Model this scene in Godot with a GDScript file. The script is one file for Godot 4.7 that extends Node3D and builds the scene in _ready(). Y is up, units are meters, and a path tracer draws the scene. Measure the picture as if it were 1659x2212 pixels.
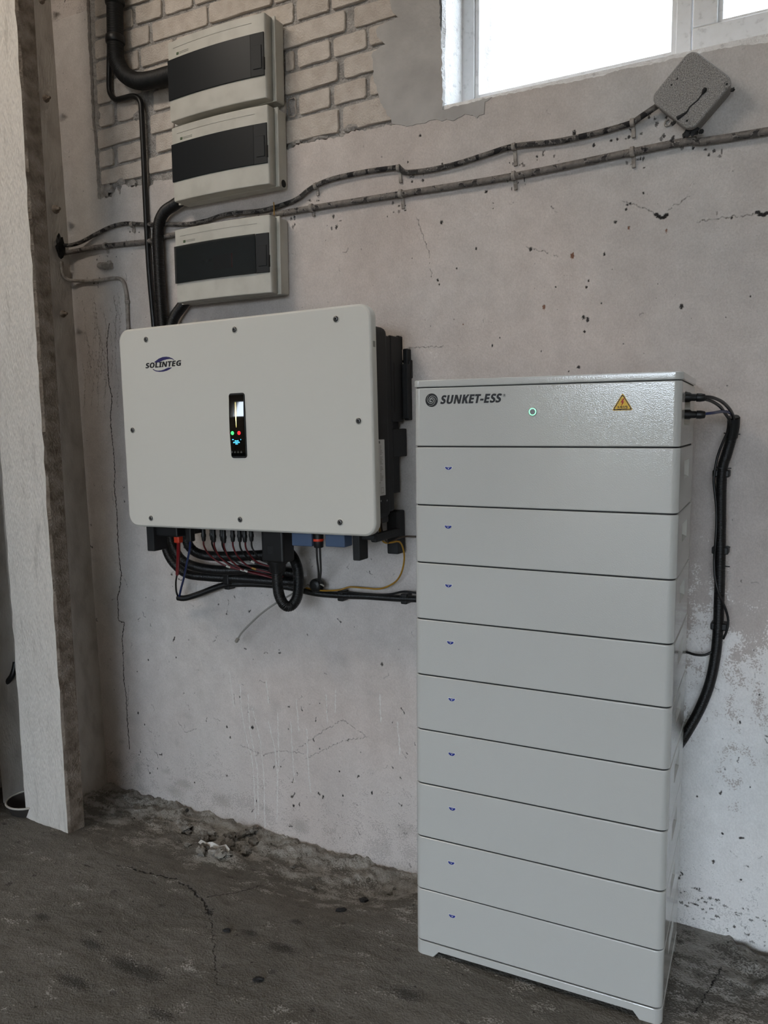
extends Node3D
# A corner of an old workshop hall: plastered brick wall with a window, concrete column, wall inverter, three
# distribution boxes and a tall stack of battery modules. Units are metres, the wall face is the plane z = 0.

const F := 1712.598                       # focal length in pixels of the 1659 x 2212 frame
var cam_pos := Vector3(0.9412, 1.4637, 2.3342)
var cam_basis := Basis.from_euler(Vector3(deg_to_rad(-6.17764), deg_to_rad(29.1002), deg_to_rad(-0.48672)))
var rng := RandomNumberGenerator.new()
var jit := FastNoiseLite.new()
var M := {}
var used := {}


# ---------------------------------------------------------------- pixel of the photograph -> place in the room
func ray(u: float, v: float) -> Vector3:
	return cam_basis * Vector3((u - 829.5) / F, -(v - 1106.0) / F, -1.0)

func wz(u: float, v: float, z := 0.0) -> Vector3:
	var r := ray(u, v)
	return cam_pos + r * ((z - cam_pos.z) / r.z)

func wy(u: float, v: float, y := 0.0) -> Vector3:
	var r := ray(u, v)
	return cam_pos + r * ((y - cam_pos.y) / r.y)

func wx_at(u: float, y: float) -> float:      # x on the wall face at height y that is seen in picture column u
	var v := 500.0
	var q := wz(u, v)
	for i in 12:
		v += (q.y - y) * 560.0
		q = wz(u, v)
	return q.x

func lp(n: Node3D, u: float, v: float, zl := 0.0) -> Vector3:   # the same on a plane z = zl of a thing's own axes
	var t := n.transform.affine_inverse()
	var o := t * cam_pos
	var r := t.basis * ray(u, v)
	return o + r * ((zl - o.z) / r.z)

func px3(list: Array) -> PackedVector3Array:   # [[u, v, z], ...] -> points
	var out := PackedVector3Array()
	for a in list:
		out.append(wz(a[0], a[1], a[2]))
	return out


# ---------------------------------------------------------------- mesh building
class MB:
	var v := PackedVector3Array()
	var n := PackedVector3Array()
	var uv := PackedVector2Array()
	var ix := PackedInt32Array()

	func vert(p: Vector3, nn: Vector3, t := Vector2.ZERO) -> int:
		v.append(p); n.append(nn); uv.append(t)
		return v.size() - 1

	func tri(a: int, b: int, c: int) -> void:      # given counter-clockwise as seen from outside
		ix.append(a); ix.append(c); ix.append(b)

	func quad(a: Vector3, b: Vector3, c: Vector3, d: Vector3) -> void:
		var nn := (b - a).cross(c - a)
		if nn.length_squared() < 1e-16:
			nn = (c - a).cross(d - a)
		nn = nn.normalized()
		var i := vert(a, nn, Vector2(0, 1)); vert(b, nn, Vector2(1, 1)); vert(c, nn, Vector2(1, 0)); vert(d, nn, Vector2(0, 0))
		tri(i, i + 1, i + 2); tri(i, i + 2, i + 3)

	func mesh() -> ArrayMesh:
		var arr := []
		arr.resize(Mesh.ARRAY_MAX)
		arr[Mesh.ARRAY_VERTEX] = v
		arr[Mesh.ARRAY_NORMAL] = n
		arr[Mesh.ARRAY_TEX_UV] = uv
		arr[Mesh.ARRAY_INDEX] = ix
		var m := ArrayMesh.new()
		m.add_surface_from_arrays(Mesh.PRIMITIVE_TRIANGLES, arr)
		return m

	func add(arrays: Array, t: Transform3D) -> void:
		var base := v.size()
		var av: PackedVector3Array = arrays[Mesh.ARRAY_VERTEX]
		var an: PackedVector3Array = arrays[Mesh.ARRAY_NORMAL]
		var nb := t.basis.inverse().transposed()
		for i in av.size():
			vert(t * av[i], (nb * an[i]).normalized())
		var ai = arrays[Mesh.ARRAY_INDEX]
		if ai == null or ai.size() == 0:
			for i in av.size():
				ix.append(base + i)
		else:
			for i in ai:
				ix.append(base + i)


func rbox(mb: MB, c: Vector3, size: Vector3, r := 0.004, n := 2, b := Basis()) -> MB:   # box with rounded edges
	var h := size / 2.0
	r = minf(r, minf(h.x, minf(h.y, h.z)) * 0.98)
	for axis in 3:
		var a1 := (axis + 1) % 3
		var a2 := (axis + 2) % 3
		var g := []
		for ax in [a1, a2]:
			var l := []
			for i in n + 1:
				l.append(-h[ax] + r * (1.0 - tan(PI / 4 * (1.0 - float(i) / n))))
			for i in n + 1:
				l.append(h[ax] - r * (1.0 - tan(PI / 4 * float(i) / n)))
			g.append(l)
		for s in [-1.0, 1.0]:
			var first := mb.v.size()
			for i in g[0].size():
				for j in g[1].size():
					var p := Vector3.ZERO
					p[axis] = s * h[axis]; p[a1] = g[0][i]; p[a2] = g[1][j]
					var q := p.clamp(-h + Vector3.ONE * r, h - Vector3.ONE * r)
					var nn := (p - q).normalized()
					mb.vert(c + b * (q + nn * r), b * nn, Vector2(p[a1], -p[a2]))
			var w: int = g[1].size()
			for i in g[0].size() - 1:
				for j in w - 1:
					var k: int = first + i * w + j
					if s > 0:
						mb.tri(k, k + w, k + w + 1); mb.tri(k, k + w + 1, k + 1)
					else:
						mb.tri(k, k + w + 1, k + w); mb.tri(k, k + 1, k + w + 1)
	return mb

func bx(size: Vector3, r := 0.003, n := 2, c := Vector3.ZERO) -> ArrayMesh:
	return rbox(MB.new(), c, size, r, n).mesh()

func loft(mb: MB, rings: Array, cap0 := true, cap1 := true, smooth := true, uvs := false) -> MB:
	# rings of equal size, each counter-clockwise seen from the last ring's side
	var m: int = rings[0].size()
	var k := rings.size()
	if smooth:
		var acc := PackedVector3Array()
		acc.resize(m * k)
		for i in k - 1:
			for j in m:
				var j2 := (j + 1) % m
				var a: Vector3 = rings[i][j]; var b: Vector3 = rings[i][j2]; var c: Vector3 = rings[i + 1][j2]; var d: Vector3 = rings[i + 1][j]
				var nn := (c - a).cross(d - b)
				for id in [i * m + j, i * m + j2, (i + 1) * m + j2, (i + 1) * m + j]:
					acc[id] += nn
		var base := mb.v.size()
		for i in k:
			for j in m:
				mb.vert(rings[i][j], acc[i * m + j].normalized(), wall_uv(rings[i][j]) if uvs else Vector2(float(j) / m, float(i) / k))
		for i in k - 1:
			for j in m:
				var j2 := (j + 1) % m
				mb.tri(base + i * m + j, base + i * m + j2, base + (i + 1) * m + j2)
				mb.tri(base + i * m + j, base + (i + 1) * m + j2, base + (i + 1) * m + j)
	else:
		for i in k - 1:
			for j in m:
				var j2 := (j + 1) % m
				var at := mb.v.size()
				mb.quad(rings[i][j], rings[i][j2], rings[i + 1][j2], rings[i + 1][j])
				if uvs:
					for e in 4:
						mb.uv[at + e] = wall_uv(mb.v[at + e])
	for e in 2:
		if (e == 0 and not cap0) or (e == 1 and not cap1):
			continue
		var ring: PackedVector3Array = rings[0] if e == 0 else rings[k - 1]
		cap(mb, ring, e == 0, uvs)
	return mb

func cap(mb: MB, ring: PackedVector3Array, flip: bool, uvs := false) -> void:
	var nn := Vector3.ZERO
	for j in ring.size():
		nn += ring[j].cross(ring[(j + 1) % ring.size()])
	nn = nn.normalized()
	var ax := (Vector3.UP if absf(nn.y) < 0.9 else Vector3.RIGHT).cross(nn).normalized()
	var ay := nn.cross(ax)
	var flat := PackedVector2Array()
	for q in ring:
		flat.append(Vector2(q.dot(ax), q.dot(ay)))
	var t := Geometry2D.triangulate_polygon(flat)
	var base := mb.v.size()
	for q in ring:
		mb.vert(q, -nn if flip else nn, wall_uv(q) if uvs else Vector2(q.dot(ax), -q.dot(ay)))
	for i in range(0, t.size(), 3):
		var a := t[i]; var b := t[i + 1]; var c := t[i + 2]
		if ((flat[b] - flat[a]).cross(flat[c] - flat[a]) > 0) == flip:
			var s := b; b = c; c = s
		mb.tri(base + a, base + b, base + c)

func rrect(w: float, h: float, r: float, seg := 5, c := Vector2.ZERO) -> PackedVector2Array:   # counter-clockwise
	var out := PackedVector2Array()
	var cs := [Vector2(w / 2 - r, h / 2 - r), Vector2(-w / 2 + r, h / 2 - r), Vector2(-w / 2 + r, -h / 2 + r), Vector2(w / 2 - r, -h / 2 + r)]
	for k in 4:
		for i in seg + 1:
			var a := PI / 2 * (k + float(i) / seg)
			out.append(c + cs[k] + Vector2(cos(a), sin(a)) * r)
	return out

func ring(poly: PackedVector2Array, z: float, t := Transform3D()) -> PackedVector3Array:
	var out := PackedVector3Array()
	for q in poly:
		out.append(t * Vector3(q.x, q.y, z))
	return out

func poly_is_ccw(poly: PackedVector2Array) -> bool:
	var s := 0.0
	for i in poly.size():
		s += poly[i].cross(poly[(i + 1) % poly.size()])
	return s > 0.0

func slab(mb: MB, poly: PackedVector2Array, z0: float, z1: float, t := Transform3D(), uvs := false) -> MB:
	if not poly_is_ccw(poly):
		poly.reverse()
	return loft(mb, [ring(poly, z0, t), ring(poly, z1, t)], true, true, false, uvs)

func plate(mb: MB, w: float, h: float, d: float, r: float, bevel: float, t := Transform3D(), seg := 5) -> MB:
	# rounded rectangle lying in xy, front edge bevelled, from z = 0 to z = d
	var big := rrect(w, h, r, seg)
	var mid := rrect(w - bevel * 0.6, h - bevel * 0.6, maxf(r - bevel * 0.3, 0.0005), seg)
	var small := rrect(w - bevel * 2, h - bevel * 2, maxf(r - bevel, 0.0005), seg)
	return loft(mb, [ring(big, 0, t), ring(big, d - bevel, t), ring(mid, d - bevel * 0.3, t), ring(small, d, t)])

func path(pts: PackedVector3Array, step := 0.01) -> PackedVector3Array:   # smooth curve through the points
	var out := PackedVector3Array()
	var k := pts.size()
	for i in k - 1:
		var a := pts[maxi(i - 1, 0)]; var b := pts[i]; var c := pts[i + 1]; var d := pts[mini(i + 2, k - 1)]
		var n := maxi(1, int(ceil(b.distance_to(c) / step)))
		for j in n:
			out.append(b.cubic_interpolate(c, a, d, float(j) / n))
	out.append(pts[k - 1])
	return out

func even(pts: PackedVector3Array, step: float) -> PackedVector3Array:
	var out := PackedVector3Array([pts[0]])
	var left := step
	for i in pts.size() - 1:
		var a := pts[i]
		var l := a.distance_to(pts[i + 1])
		while l >= left and l > 0:
			a = a.move_toward(pts[i + 1], left)
			out.append(a)
			l -= left
			left = step
		left -= l
	return out

func tube(mb: MB, pts: PackedVector3Array, r: float, sides := 10, rad := PackedFloat32Array(), flat := 1.0) -> MB:
	var k := pts.size()
	var up := Vector3.UP
	var rings := []
	var prev := Vector3.ZERO
	var nrm := Vector3.ZERO
	for i in k:
		var d := (pts[mini(i + 1, k - 1)] - pts[maxi(i - 1, 0)]).normalized()
		if i == 0:
			nrm = (up if absf(d.y) < 0.9 else Vector3.RIGHT).cross(d).normalized()
		else:
			nrm = (nrm - d * nrm.dot(d)).normalized()
		var bi := d.cross(nrm)
		var rr := r if rad.is_empty() else rad[i]
		var rg := PackedVector3Array()
		for j in sides:
			var a := TAU * j / sides
			rg.append(pts[i] + (nrm * cos(a) + bi * sin(a) * flat) * rr)
		rings.append(rg)
	return loft(mb, rings)

func wire(pts: PackedVector3Array, r: float, sides := 8, step := 0.012) -> ArrayMesh:
	return tube(MB.new(), path(pts, step), r, sides).mesh()

func hose(pts: PackedVector3Array, r: float, pitch := 0.0046, sides := 12) -> ArrayMesh:   # corrugated conduit
	var e := even(path(pts, 0.008), pitch / 4.0)
	var rad := PackedFloat32Array()
	for i in e.size():
		rad.append(r * [1.0, 0.985, 0.90, 0.985][i % 4])
	return tube(MB.new(), e, r, sides, rad).mesh()

func lathe(mb: MB, prof: Array, sides := 16, t := Transform3D()) -> MB:    # [[radius, z], ...] around z, z rising
	var rings := []
	for a in prof:
		var rg := PackedVector3Array()
		for j in sides:
			var an := TAU * j / sides
			rg.append(t * Vector3(cos(an) * a[0], sin(an) * a[0], a[1]))
		rings.append(rg)
	return loft(mb, rings)

func turn(dir: Vector3, at := Vector3.ZERO) -> Transform3D:      # z axis along dir
	var z := dir.normalized()
	var x := (Vector3.UP if absf(z.y) < 0.9 else Vector3.RIGHT).cross(z).normalized()
	return Transform3D(Basis(x, z.cross(x), z), at)

var fonts := {}
func text(mb: MB, s: String, em: float, at: Transform3D, bold := true, slant := 0.0, stretch := 1.0, align := 1, thick := 0.0004) -> MB:
	if not fonts.has(bold):
		var f := SystemFont.new()
		f.font_names = PackedStringArray(["Droid Sans"])
		f.font_weight = 700 if bold else 400
		var fv := FontVariation.new()
		fv.base_font = f
		fv.variation_embolden = 0.75 if bold else 0.0
		fonts[bold] = fv
	var t := TextMesh.new()
	t.font = fonts[bold]
	t.text = s
	t.font_size = 48
	t.pixel_size = 0.01
	t.depth = thick * 0.48 / em
	t.curve_step = 1.2
	t.horizontal_alignment = [HORIZONTAL_ALIGNMENT_LEFT, HORIZONTAL_ALIGNMENT_CENTER, HORIZONTAL_ALIGNMENT_RIGHT][align]
	var b := Basis(Vector3(stretch, 0, 0), Vector3(slant, 1, 0), Vector3(0, 0, 1)) * Basis.from_scale(Vector3.ONE * em / 0.48)
	mb.add(t.get_mesh_arrays(), at * Transform3D(b, Vector3.ZERO))
	return mb

func jag(pts: Array, step: float, amp: float, z := 0.0) -> PackedVector2Array:   # pixel polyline -> ragged line on the wall
	var out := PackedVector2Array()
	for i in pts.size() - 1:
		var a := wz(pts[i][0], pts[i][1], z); var b := wz(pts[i + 1][0], pts[i + 1][1], z)
		var n := maxi(1, int(a.distance_to(b) / step))
		for j in n:
			var p := a.lerp(b, float(j) / n)
			var off := Vector2(jit.get_noise_2d(p.x * 900, p.y * 900), jit.get_noise_2d(p.x * 900 + 500, p.y * 900 - 300))
			out.append(Vector2(p.x, p.y) + off * amp)
	var e := wz(pts[-1][0], pts[-1][1], z)
	out.append(Vector2(e.x, e.y))
	return out


# ---------------------------------------------------------------- naming
func numbered(called: String) -> String:
	if not used.has(called):
		used[called] = 0
		return called
	used[called] += 1
	return "%s_%03d" % [called, used[called]]

func thing(called: String, label: String, category: String, at := Transform3D(), group := "") -> Node3D:
	var o := Node3D.new()
	o.name = numbered(called)
	o.transform = at
	add_child(o)
	tag(o, label, category, group)
	return o

func tag(o: Node3D, label: String, category: String, group := "") -> Node3D:
	o.set_meta("label", label)
	o.set_meta("category", category)
	if group:
		o.set_meta("group", group)
	return o

func one(called: String, mesh: Mesh, m: Material, label: String, category: String, group := "") -> MeshInstance3D:
	var o := part(numbered(called), mesh, m, self)
	tag(o, label, category, group)
	return o

func part(called: String, mesh: Mesh, m: Material, parent: Node, label := "") -> MeshInstance3D:
	var o := MeshInstance3D.new()
	o.name = called
	o.mesh = mesh
	o.material_override = m
	parent.add_child(o, true)
	if label:
		o.set_meta("label", label)
	return o

func structure(called: String, label := "") -> Node3D:
	var o := Node3D.new()
	o.name = called
	add_child(o)
	o.set_meta("kind", "structure")
	if label:
		o.set_meta("label", label)
	return o


# ---------------------------------------------------------------- materials and textures
func mat(c: Color, rough := 0.6, metal := 0.0, spec := 0.5) -> StandardMaterial3D:
	var m := StandardMaterial3D.new()
	m.albedo_color = c
	m.roughness = rough
	m.metallic = metal
	m.metallic_specular = spec
	return m

func noise_tex(freq: float, octaves: int, ramp: Array, size := 512, type := FastNoiseLite.TYPE_SIMPLEX_SMOOTH, sd := 1) -> NoiseTexture2D:
	var n := FastNoiseLite.new()
	n.noise_type = type
	n.seed = sd
	n.frequency = freq
	n.fractal_octaves = octaves
	var t := NoiseTexture2D.new()
	t.width = size; t.height = size
	t.seamless = true
	t.noise = n
	if ramp:
		var g := Gradient.new()
		var offs := PackedFloat32Array(); var cols := PackedColorArray()
		for a in ramp:
			offs.append(a[0]); cols.append(a[1])
		g.offsets = offs; g.colors = cols
		t.color_ramp = g
	return t

func bump_tex(freq: float, octaves: int, strength: float, size := 512, type := FastNoiseLite.TYPE_SIMPLEX_SMOOTH, sd := 3) -> NoiseTexture2D:
	var t := noise_tex(freq, octaves, [], size, type, sd)
	t.as_normal_map = true
	t.bump_strength = strength
	return t

func tri(m: StandardMaterial3D, scale: float, tex: Texture2D, nrm: Texture2D = null, ns := 1.0, world := true) -> StandardMaterial3D:
	m.uv1_triplanar = true
	m.uv1_world_triplanar = world
	m.uv1_scale = Vector3.ONE * scale
	m.albedo_texture = tex
	if nrm:
		m.normal_enabled = true
		m.normal_texture = nrm
		m.normal_scale = ns
	return m

func g(v: float, warm := 0.0) -> Color:
	return Color(v + warm, v, v - warm)


# ---------------------------------------------------------------- painted surfaces: what the wall and the floor are made of
class Canvas:
	var im: Image
	var hi: Image                      # relief, 0.5 = level
	var w: int
	var h: int
	var n := FastNoiseLite.new()

	func blend(x: int, y: int, c: Color, a: float, dip: float) -> void:
		if x < 0 or y < 0 or x >= w or y >= h or a <= 0.0:
			return
		im.set_pixel(x, y, im.get_pixel(x, y).lerp(c, a))
		if dip != 0.0:
			var o := hi.get_pixel(x, y).r
			var v := o + dip * a
			hi.set_pixel(x, y, Color(v, v, v))

	func blot(p: Vector2, rx: float, ry: float, c: Color, a := 0.9, rough := 0.45, dip := 0.0) -> void:
		for y in range(int(p.y - ry * 1.6) - 1, int(p.y + ry * 1.6) + 2):
			for x in range(int(p.x - rx * 1.6) - 1, int(p.x + rx * 1.6) + 2):
				var d := Vector2((x - p.x) / rx, (y - p.y) / ry).length()
				d += n.get_noise_2d(x * 6.0 + p.x, y * 6.0) * rough * 1.6
				blend(x, y, c, a * (1.0 - smoothstep(0.75, 1.1, d)), dip)

	func stroke(pts: Array, wd: float, c: Color, a := 0.8, wobble := 1.5, dip := 0.0, gaps := 0.0) -> void:
		for i in pts.size() - 1:
			var p: Vector2 = pts[i]
			var q: Vector2 = pts[i + 1]
			var k := maxi(1, int(p.distance_to(q) / 0.7))
			for j in k:
				var s := p.lerp(q, float(j) / k)
				var e := n.get_noise_2d(s.x * 2.5, s.y * 2.5)
				if gaps > 0.0 and n.get_noise_2d(s.x * 1.2 + 300, s.y * 1.2) < gaps - 0.5:
					continue
				s += Vector2(n.get_noise_2d(s.x * 1.6 + 90, s.y * 1.6), n.get_noise_2d(s.x * 1.6, s.y * 1.6 + 70)) * wobble * 2.0
				var r := maxf(0.45, wd * (0.5 + e * 0.5))
				for y in range(int(s.y - r), int(s.y + r) + 1):
					for x in range(int(s.x - r), int(s.x + r) + 1):
						var d := Vector2(x + 0.5 - s.x, y + 0.5 - s.y).length()
						blend(x, y, c, a * clampf(r + 0.5 - d, 0.0, 1.0) * 0.7, dip)


const WALL := Rect2(-2.0, -0.1, 3.2, 3.2)       # the piece of wall that the plaster texture covers
const FLOOR := Rect2(-2.3, -0.05, 3.4, 1.7)

func wall_uv(p: Vector3) -> Vector2:
	return Vector2((p.x - WALL.position.x) / WALL.size.x, (WALL.end.y - p.y) / WALL.size.y)

func floor_uv(p: Vector3) -> Vector2:
	return Vector2((p.x - FLOOR.position.x) / FLOOR.size.x, (p.z - FLOOR.position.y) / FLOOR.size.y)

func noise_bytes(size: int, freq: float, octaves: int, sd: int, stretch := Vector2.ONE) -> PackedByteArray:
	var n := FastNoiseLite.new()
	n.noise_type = FastNoiseLite.TYPE_SIMPLEX_SMOOTH
	n.seed = sd
	n.frequency = freq
	n.fractal_octaves = octaves
	var i := n.get_image(int(size * stretch.x), int(size * stretch.y), false, false, true)
	if stretch != Vector2.ONE:
		i.resize(size, size, Image.INTERPOLATE_BILINEAR)
	return i.get_data()

func on_wall(u: float, v: float) -> Vector2:       # photo pixel -> texel of the wall texture
	var t := wall_uv(wz(u, v))
	return t * 2048.0

func on_walls(list: Array) -> Array:
	var o := []
	for a in list:
		o.append(on_wall(a[0], a[1]))
	return o

func on_floor(u: float, v: float) -> Vector2:
	var t := floor_uv(wy(u, v, -0.03))
	return Vector2(t.x * 2048.0, t.y * 1024.0)

func on_floors(list: Array) -> Array:
	var o := []
	for a in list:
		o.append(on_floor(a[0], a[1]))
	return o

func wall_material() -> StandardMaterial3D:
	var big := noise_bytes(512, 0.008, 4, 11)
	var tint := noise_bytes(512, 0.005, 3, 12)
	var mid := noise_bytes(1024, 0.035, 4, 13)
	var streak := noise_bytes(512, 0.03, 3, 14, Vector2(1.0, 0.06))
	var cv := Canvas.new()
	cv.w = 2048; cv.h = 2048
	cv.n.frequency = 0.05
	cv.n.seed = 5
	var fine := FastNoiseLite.new()
	fine.noise_type = FastNoiseLite.TYPE_VALUE
	fine.frequency = 0.55
	fine.seed = 21
	var grain := fine.get_image(1024, 1024, false, false, false).get_data()
	var data := PackedByteArray(); data.resize(2048 * 2048 * 3)
	var hd := PackedByteArray(); hd.resize(2048 * 2048)
	var k := 0
	for y in 2048:
		var m := WALL.end.y - WALL.size.y * y / 2048.0          # height on the wall
		var dirt := clampf((0.42 - m) / 0.42, 0.0, 1.0)
		var y5 := (y >> 2) * 512
		var y1 := (y >> 1) * 1024
		var yg := (y & 1023) * 1024
		for x in 2048:
			var b := big[y5 + (x >> 2)] / 255.0 - 0.5
			var t := tint[y5 + (x >> 2)] / 255.0 - 0.5
			var d := mid[y1 + (x >> 1)] / 255.0 - 0.5
			var s := streak[y5 + (x >> 2)] / 255.0 - 0.5
			var f := grain[yg + ((x * 1 + (y >> 10) * 331) & 1023)] / 255.0 - 0.5
			var l := 0.745 + b * 0.055 + d * 0.05 + s * 0.035 + f * 0.10
			if dirt > 0.0 and d * 0.7 + f * 1.3 + b * 0.3 > 0.62 - dirt * 0.50:     # crumbs and soot specks low on the wall
				l -= 0.10 + f * 0.10
			var pink := 0.012 + t * 0.030
			var xm := WALL.position.x + WALL.size.x * x / 2048.0
			if s * 1.1 + d * 0.9 + f * 0.9 + b * 0.5 > -0.62 + maxf((m - 0.55) * 1.2, (0.55 - xm) * 2.0):    # whiter, less pink patches, closing up low beside the stack
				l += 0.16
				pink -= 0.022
			data[k * 3] = int(clampf(l + pink + 0.012, 0.0, 1.0) * 255.0)
			data[k * 3 + 1] = int(clampf(l - 0.004, 0.0, 1.0) * 255.0)
			data[k * 3 + 2] = int(clampf(l - 0.016 - pink * 0.5, 0.0, 1.0) * 255.0)
			hd[k] = int(clampf(0.5 + b * 0.10 + d * 0.22 + f * 0.10, 0.0, 1.0) * 255.0)
			k += 1
	cv.im = Image.create_from_data(2048, 2048, false, Image.FORMAT_RGB8, data)
	cv.hi = Image.create_from_data(2048, 2048, false, Image.FORMAT_L8, hd)
	var soot := Color(0.16, 0.155, 0.155)
	var rust := Color(0.40, 0.24, 0.17)
	# chips and specks: [u, v, radius in photo pixels]
	for a in [[953, 480, 4], [1028, 537, 3], [1146, 538, 4], [1266, 620, 3], [1271, 606, 3], [1269, 690, 5], [1260, 685, 4], [1262, 716, 3], [1305, 549, 3], [1472, 662, 6], [1249, 793, 5], [1228, 802, 2],
			[1355, 442, 3], [1361, 439, 3], [1329, 479, 4], [1352, 452, 3], [1063, 746, 3], [1079, 729, 2], [945, 605, 3], [948, 614, 3], [907, 293, 4], [880, 350, 3], [955, 354, 3],
			[1050, 414, 4], [1065, 450, 2], [1320, 303, 4], [1497, 319, 4], [1282, 313, 4], [1240, 287, 6], [1333, 300, 3], [1390, 417, 3], [1299, 655, 2], [1200, 620, 2], [986, 580, 2], [1580, 470, 3], [1620, 640, 2],
			[490, 1570, 5], [545, 1571, 5], [606, 1656, 3], [733, 1666, 4], [698, 1720, 4], [803, 1712, 5], [740, 1718, 4], [634, 1740, 4], [518, 1505, 3], [298, 1540, 4], [312, 1565, 4], [320, 1425, 3], [296, 1450, 3],
			[690, 1617, 3], [1440, 1500, 2], [1505, 1720, 3], [1560, 1800, 3], [1600, 1900, 3], [1620, 1700, 2], [1640, 1500, 2], [1598, 1560, 3], [300, 1630, 3], [340, 1660, 3], [420, 1690, 4], [380, 1420, 3]]:
		var r: float = a[2] * 0.62
		cv.blot(on_wall(a[0], a[1]), r * rng.randf_range(0.7, 1.2), r * rng.randf_range(0.8, 1.5), soot, 0.92, 0.55, -0.35)
	for a in [[1236, 552, 7], [1174, 663, 5], [1358, 492, 4], [1439, 498, 4], [1000, 700, 2]]:
		cv.blot(on_wall(a[0], a[1]), a[2] * 0.5, a[2] * 0.8, rust, 0.75, 0.6, -0.2)
	for a in [[1417, 463], [1422, 467], [1428, 470], [1434, 469], [1439, 464], [1636, 458], [1642, 463], [1649, 464], [1656, 460]]:    # two chipped sockets
		cv.blot(on_wall(a[0], a[1]), 4.2, 2.8, soot, 0.95, 0.25, -0.35)
	for i in 900:                                    # fly specks and pinholes all over
		var q := Vector2(rng.randf() * 2048, rng.randf() * 2048)
		var r := 0.45 + pow(rng.randf(), 4.0) * 1.1
		cv.blot(q, r, r * rng.randf_range(0.7, 1.6), soot, rng.randf_range(0.2, 0.7), 0.5, -0.12)
	for i in 260:                                    # short scratches and flaked edges, denser low down
		var low := rng.randf() < 0.7
		var q := Vector2(rng.randf() * 2048, rng.randf_range(1150, 2000) if low else rng.randf() * 1500)
		var e := q + Vector2(rng.randf_range(-14, 14), rng.randf_range(-10, 22))
		cv.stroke([q, q.lerp(e, 0.5) + Vector2(rng.randf_range(-5, 5), 0), e], rng.randf_range(0.5, 1.5), Color(0.33, 0.31, 0.30), rng.randf_range(0.25, 0.6), 2.5, -0.12, 0.3)
	for i in 170:                                    # knocks: dark hooked nicks with a crumb beside them, low on the wall
		var q := Vector2(rng.randf() * 2048, 2030.0 - pow(rng.randf(), 1.5) * 1000.0)
		var e := q + Vector2(rng.randf_range(-9, 9), rng.randf_range(-4, 14))
		cv.stroke([q, q.lerp(e, 0.6) + Vector2(rng.randf_range(-6, 6), rng.randf_range(-3, 3)), e], rng.randf_range(0.8, 2.2), Color(0.22, 0.21, 0.205), rng.randf_range(0.4, 0.85), 2.0, -0.3, 0.2)
		if rng.randf() < 0.4:
			cv.blot(e, rng.randf_range(1.0, 3.0), rng.randf_range(1.0, 3.5), Color(0.25, 0.24, 0.23), 0.8, 0.7, -0.3)
	for i in 60:                                     # grey scuffs
		var q := Vector2(rng.randf() * 2048, rng.randf_range(900, 2048))
		cv.blot(q, rng.randf_range(5, 26), rng.randf_range(5, 20), Color(0.56, 0.55, 0.54), rng.randf_range(0.08, 0.22), 0.8)
	for i in 26:                                     # flaked places by the foot of the wall
		var q := Vector2(rng.randf() * 2048, rng.randf_range(1900, 2040))
		cv.blot(q, rng.randf_range(8, 30), rng.randf_range(6, 18), Color(0.60, 0.575, 0.55), rng.randf_range(0.3, 0.6), 0.9, -0.12)
	# the long crack beside the column and its branches
	var crack := [[236, 700], [231, 740], [233, 800], [236, 830], [242, 860], [239, 900], [240, 930], [245, 970], [248, 1020], [247, 1050], [251, 1090], [253, 1120], [255, 1170], [258, 1210], [262, 1240], [260, 1265], [254, 1290],
		[256, 1340], [268, 1345], [264, 1380], [266, 1420], [268, 1470], [272, 1500], [274, 1540], [277, 1580], [280, 1620]]
	cv.stroke(on_walls(crack), 1.7, Color(0.13, 0.12, 0.115), 0.95, 1.6, -0.5)
	for a in [[[233, 800], [228, 845], [224, 860]], [[262, 1240], [271, 1253], [276, 1266]], [[240, 1050], [246, 1090]], [[215, 820], [205, 800]], [[278, 1480], [276, 1525], [272, 1525]],
			[[640, 1620], [690, 1585], [740, 1555], [793, 1591]], [[660, 1640], [700, 1620], [740, 1600], [795, 1592]], [[520, 1610], [570, 1632], [600, 1622], [660, 1628]], [[560, 1470], [573, 1474]], [[505, 1500], [507, 1525]],
			[[385, 1560], [400, 1582], [425, 1575]], [[880, 752], [962, 748]], [[1135, 534], [1205, 552]], [[1500, 480], [1560, 470], [1640, 462]], [[1345, 432], [1420, 462]], [[1440, 455], [1490, 425]], [[900, 470], [925, 540], [932, 600]]]:
		cv.stroke(on_walls(a), 0.9, Color(0.28, 0.27, 0.26), 0.6, 2.2, -0.2, 0.25)
	# whitewash runs
	for a in [[[518, 1480], [522, 1540], [533, 1600], [545, 1640], [549, 1700], [552, 1770]], [[535, 1500], [540, 1580], [556, 1660], [558, 1760]], [[545, 1530], [562, 1600], [570, 1680], [572, 1790]],
			[[580, 1560], [594, 1620], [600, 1690], [598, 1770]], [[600, 1540], [602, 1640], [598, 1700]], [[628, 1560], [632, 1640], [636, 1690]], [[640, 1510], [645, 1580]], [[662, 1570], [665, 1650], [671, 1712]],
			[[704, 1500], [707, 1560]], [[725, 1490], [724, 1540]], [[820, 1500], [823, 1560]], [[858, 1560], [864, 1630]], [[575, 1470], [580, 1520]], [[495, 1450], [505, 1530]]]:
		cv.stroke(on_walls(a), 3.0, Color(0.83, 0.82, 0.80), 0.55, 1.2, 0.05, 0.12)
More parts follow.
